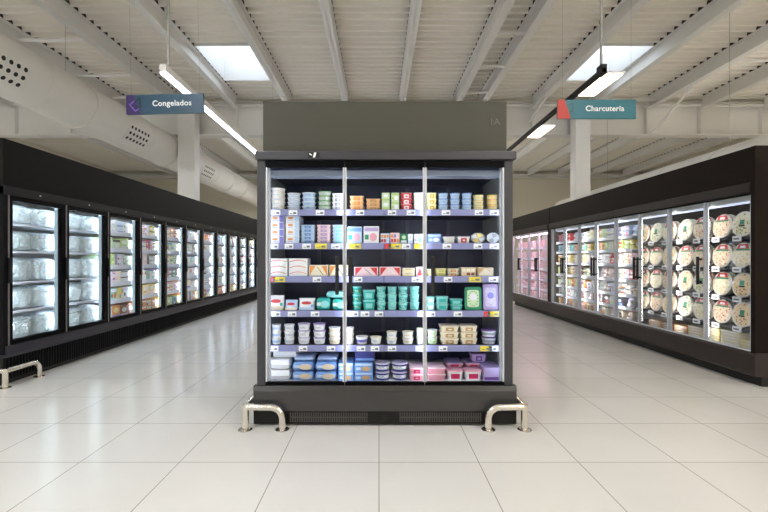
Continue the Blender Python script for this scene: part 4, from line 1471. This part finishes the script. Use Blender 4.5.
# pizzas: seven columns, four rows, two deep
PCOL = [4.385, 4.660, 4.945, 5.220, 5.495, 5.768, 6.035]
PK = [['salad', 'ham', 'ham', 'salad', 'cheese', 'salad', 'margherita'],
      ['cheese', 'ham', 'ham', 'pepperoni', 'margherita', 'cheese', 'ham'],
      ['margherita', 'cheese', 'salad', 'margherita', 'ham', 'cheese', 'pepperoni'],
      ['margherita', 'pepperoni', 'cheese', 'salad', 'margherita', 'pepperoni', 'ham']]
LOOKP = {'salad': 'green flecked pizza', 'ham': 'pale pizza with red banner', 'cheese': 'cheese pizza with red banner', 'margherita': 'golden pizza with green sticker', 'pepperoni': 'red spotted pizza with banner'}
for r in range(4):
    for c, yy in enumerate(PCOL):
        for dpt in range(2):
            kd = PK[r][(c + dpt * 2) % 7]
            put(pizza(.270, kd), 'wrapped_pizza', '%s, %s from right in %s pizza row, %s' % (LOOKP[kd], ORD[c], ORD[r], ('at the front', 'standing behind another')[dpt]),
                'pizza', 'wrapped pizzas on the right', (RXF + .160 + dpt * .066 + (c % 2) * .012, yy + (.012 if dpt else 0), PZ[r] + .0015), ROTR, -.13)
# pizza price tags on the shelf edges
for u_, y_far, sel in ((UA, YA + 2 * DR, (0, 1, 2, 3)), (UB, YA + 4 * DR, (4, 5, 6))):
    shs = [ch for ch in u_.children if ch.name.startswith('shelf')]
    shs.sort(key=lambda s: -max(v.co.z for v in s.data.vertices))
    pz = [s for s in shs if any(abs(max(v.co.z for v in s.data.vertices) - (z - .001)) < 1e-4 for z in PZ)]
    for s_ in pz:
        zt = max(v.co.z for v in s_.data.vertices)
        for c in sel:
            lx = y_far - PCOL[c]
            tg = MB().box(lx - .052, lx + .052, .105, .1145, zt - .040, zt + .016, M['tag'], .002)
            tg.box(lx - .036, lx + .030, .104, .105, zt - .022, zt - .004, M['ink'])
            tg.build('price_tag', s_)

# flat bread packs on the deck of the pizza doors
i = 0
for c in range(7):
    yy = YA + .16 + c * .245
    n = (3, 5, 5, 4, 3, 3, 3)[c]
    col = ('pale yellow', 'cream', 'pale yellow', 'beige', 'tan', 'brown', 'tan')[c]
    for r in range(n):
        put(carton(.225, .029, .26, col, ('beige', 'white', 'tan'), 0), 'flatbread_pack', 'flat %s pack, %s up, %s pile from right below the pizzas' % (col, ORD[r], ORD[c]),
            'pack', 'flat packs below the pizzas', (RXF + .26, yy + random.uniform(-.003, .003), DECK_R + .001 + r * .0305), ROTR)

# mixed packs
RCOL = {
    3: [['pale blue', 'pale blue', 'white'], ['yellow', 'lime', 'yellow'], ['pale pink', 'peach', 'white'], ['pink', 'pale pink', 'red'], ['beige', 'cream', 'tan'], ['grey', 'pale lilac', 'pale grey'], ['beige', 'brown', 'cream']],
    4: [['white', 'pale blue', 'pale grey'], ['lime', 'pale yellow', 'white'], ['pale pink', 'red', 'white'], ['pale green', 'white', 'pale pink'], ['pale grey', 'white', 'pale blue'], ['dark grey', 'white', 'black'], ['cream', 'beige', 'pale pink']],
    5: [['pale green', 'white', 'pale yellow'], ['peach', 'pale pink', 'yellow'], ['pale grey', 'white', 'pale pink'], ['pale pink', 'pale grey', 'white'], ['white', 'pale grey'], ['grey', 'white', 'brown'], ['beige', 'cream', 'peach']],
    6: [['white', 'pale green'], ['pale teal', 'red', 'orange'], ['pale yellow', 'gold', 'cream'], ['pale green', 'brown', 'white'], ['orange', 'pale green', 'lime'], ['white', 'pale pink', 'pale grey'], ['peach', 'beige', 'cream']],
    7: [['red', 'white', 'pale pink'], ['pale teal', 'white', 'pale blue'], ['pale yellow', 'pale green', 'gold'], ['lime', 'pale grey', 'brown'], ['pale green', 'yellow', 'white'], ['white', 'pale green', 'grey'], ['peach', 'tan', 'beige']],
}
rs = random.Random(11)
for kd in range(3, 8):
    for si, zs in enumerate(RSH7 + [DECK_R]):
        cols = RCOL[kd][si]
        lo = kd * DR + .02
        span = DR - .04
        if kd == 3:
            lo = 4 * DR - .272; span = .26
        n = (4 if (kd + si) % 3 else 3) if kd > 3 else 2
        gap = [1.79, 1.57, 1.37, 1.15, .915, .69, .50][si] - zs
        top = min(.165, gap - .05)
        st_n = 3 if si in (1, 2) and rs.random() < .5 else (2 if rs.random() < .6 else 1)
        for c in range(n):
            col = cols[c % len(cols)]
            w = span / n - .004
            hh = top * rs.choice((.88, .95, 1)) / st_n
            acc = ACC[rs.randrange(len(ACC))]
            kind = rs.randrange(3)
            for r in range(st_n):
                y = YA + lo + (c + .5) * span / n
                lab = '%s pack, %s from right' % (col, ORD[c])
                lab += {1: '', 2: (', lower layer', ', upper layer')[r % 2], 3: (', lower layer', ', middle layer', ', upper layer')[r]}[st_n]
                lab += ', %s level of %s charcuterie door' % (ORD[si], ORD[kd])
                if kind == 0:
                    pr = flat_tray(round(w, 3), round(hh - .001, 3), .17, col, 'white', acc[0])
                elif kind == 1 and hh > .07:
                    pr = stand_pack(round(w, 3), round(hh - .001, 3), .08, col, acc[:2])
                else:
                    pr = carton(round(w, 3), round(hh - .001, 3), .17, col, acc, rs.choice((0, 1, 5)))
                put(pr, 'charcuterie_pack', lab, 'pack', 'packs in the right hand mixed cabinets', (RXF + .13 + .09, y, zs + .001 + r * hh), ROTR, 0, False)

# meat trays
for kd in range(4):
    for si, zs in enumerate(MSH + [DECK_R]):
        n = 3
        span = DR - .04
        lo = 8 * DR + .19 + kd * DR + .02
        for c in range(n):
            col = ('meat red', 'pink', 'pale pink')[(kd + si * 2 + c) % 3]
            st_n = 3 if si in (0, 1, 2, 5) or (kd + c) % 2 else 2
            for r in range(st_n):
                hh = .052
                y = YA + lo + (c + .5) * span / n
                lab = '%s meat tray, %s from right, %s, %s level of %s meat door' % (col, ORD[c], ('lowest', 'second up', 'third up')[r], ORD[si], ORD[kd])
                put(flat_tray(round(span / n - .005, 3), .051, .2, 'pale pink', col, 'white'), 'meat_tray', lab, 'tray', 'meat trays in the pink lit cabinets',
                    (RXF + .13 + .105, y, zs + .001 + r * hh), ROTR, 0, True)

# ------------------------------------------------------------------ world, camera, look
wd = bpy.data.worlds.new('sky')
SC.world = wd
wd.use_nodes = True
bg = wd.node_tree.nodes['Background']
bg.inputs[0].default_value = (0.80, 0.90, 1.0, 1)
bg.inputs[1].default_value = 3.2

cam = bpy.data.cameras.new('camera')
co = bpy.data.objects.new('camera', cam)
COL.objects.link(co)
co.location = (0, 0, CH)
co.rotation_euler = (PI / 2, 0, 0)
cam.sensor_width = 36
cam.lens = F / 768 * 36
cam.shift_x = 5 / 768
cam.shift_y = 3 / 768
cam.clip_start = .05
cam.clip_end = 100
SC.camera = co

SC.view_settings.view_transform = 'Standard'
SC.view_settings.look = 'None'
SC.view_settings.gamma = 1
SC.view_settings.use_curve_mapping = False
SC.view_settings.exposure = 0.0
cy = SC.cycles
cy.use_denoising = True
cy.max_bounces = 10
cy.diffuse_bounces = 5
cy.glossy_bounces = 4
cy.transparent_max_bounces = 16
cy.sample_clamp_indirect = 8
cy.caustics_reflective = False
cy.caustics_refractive = False
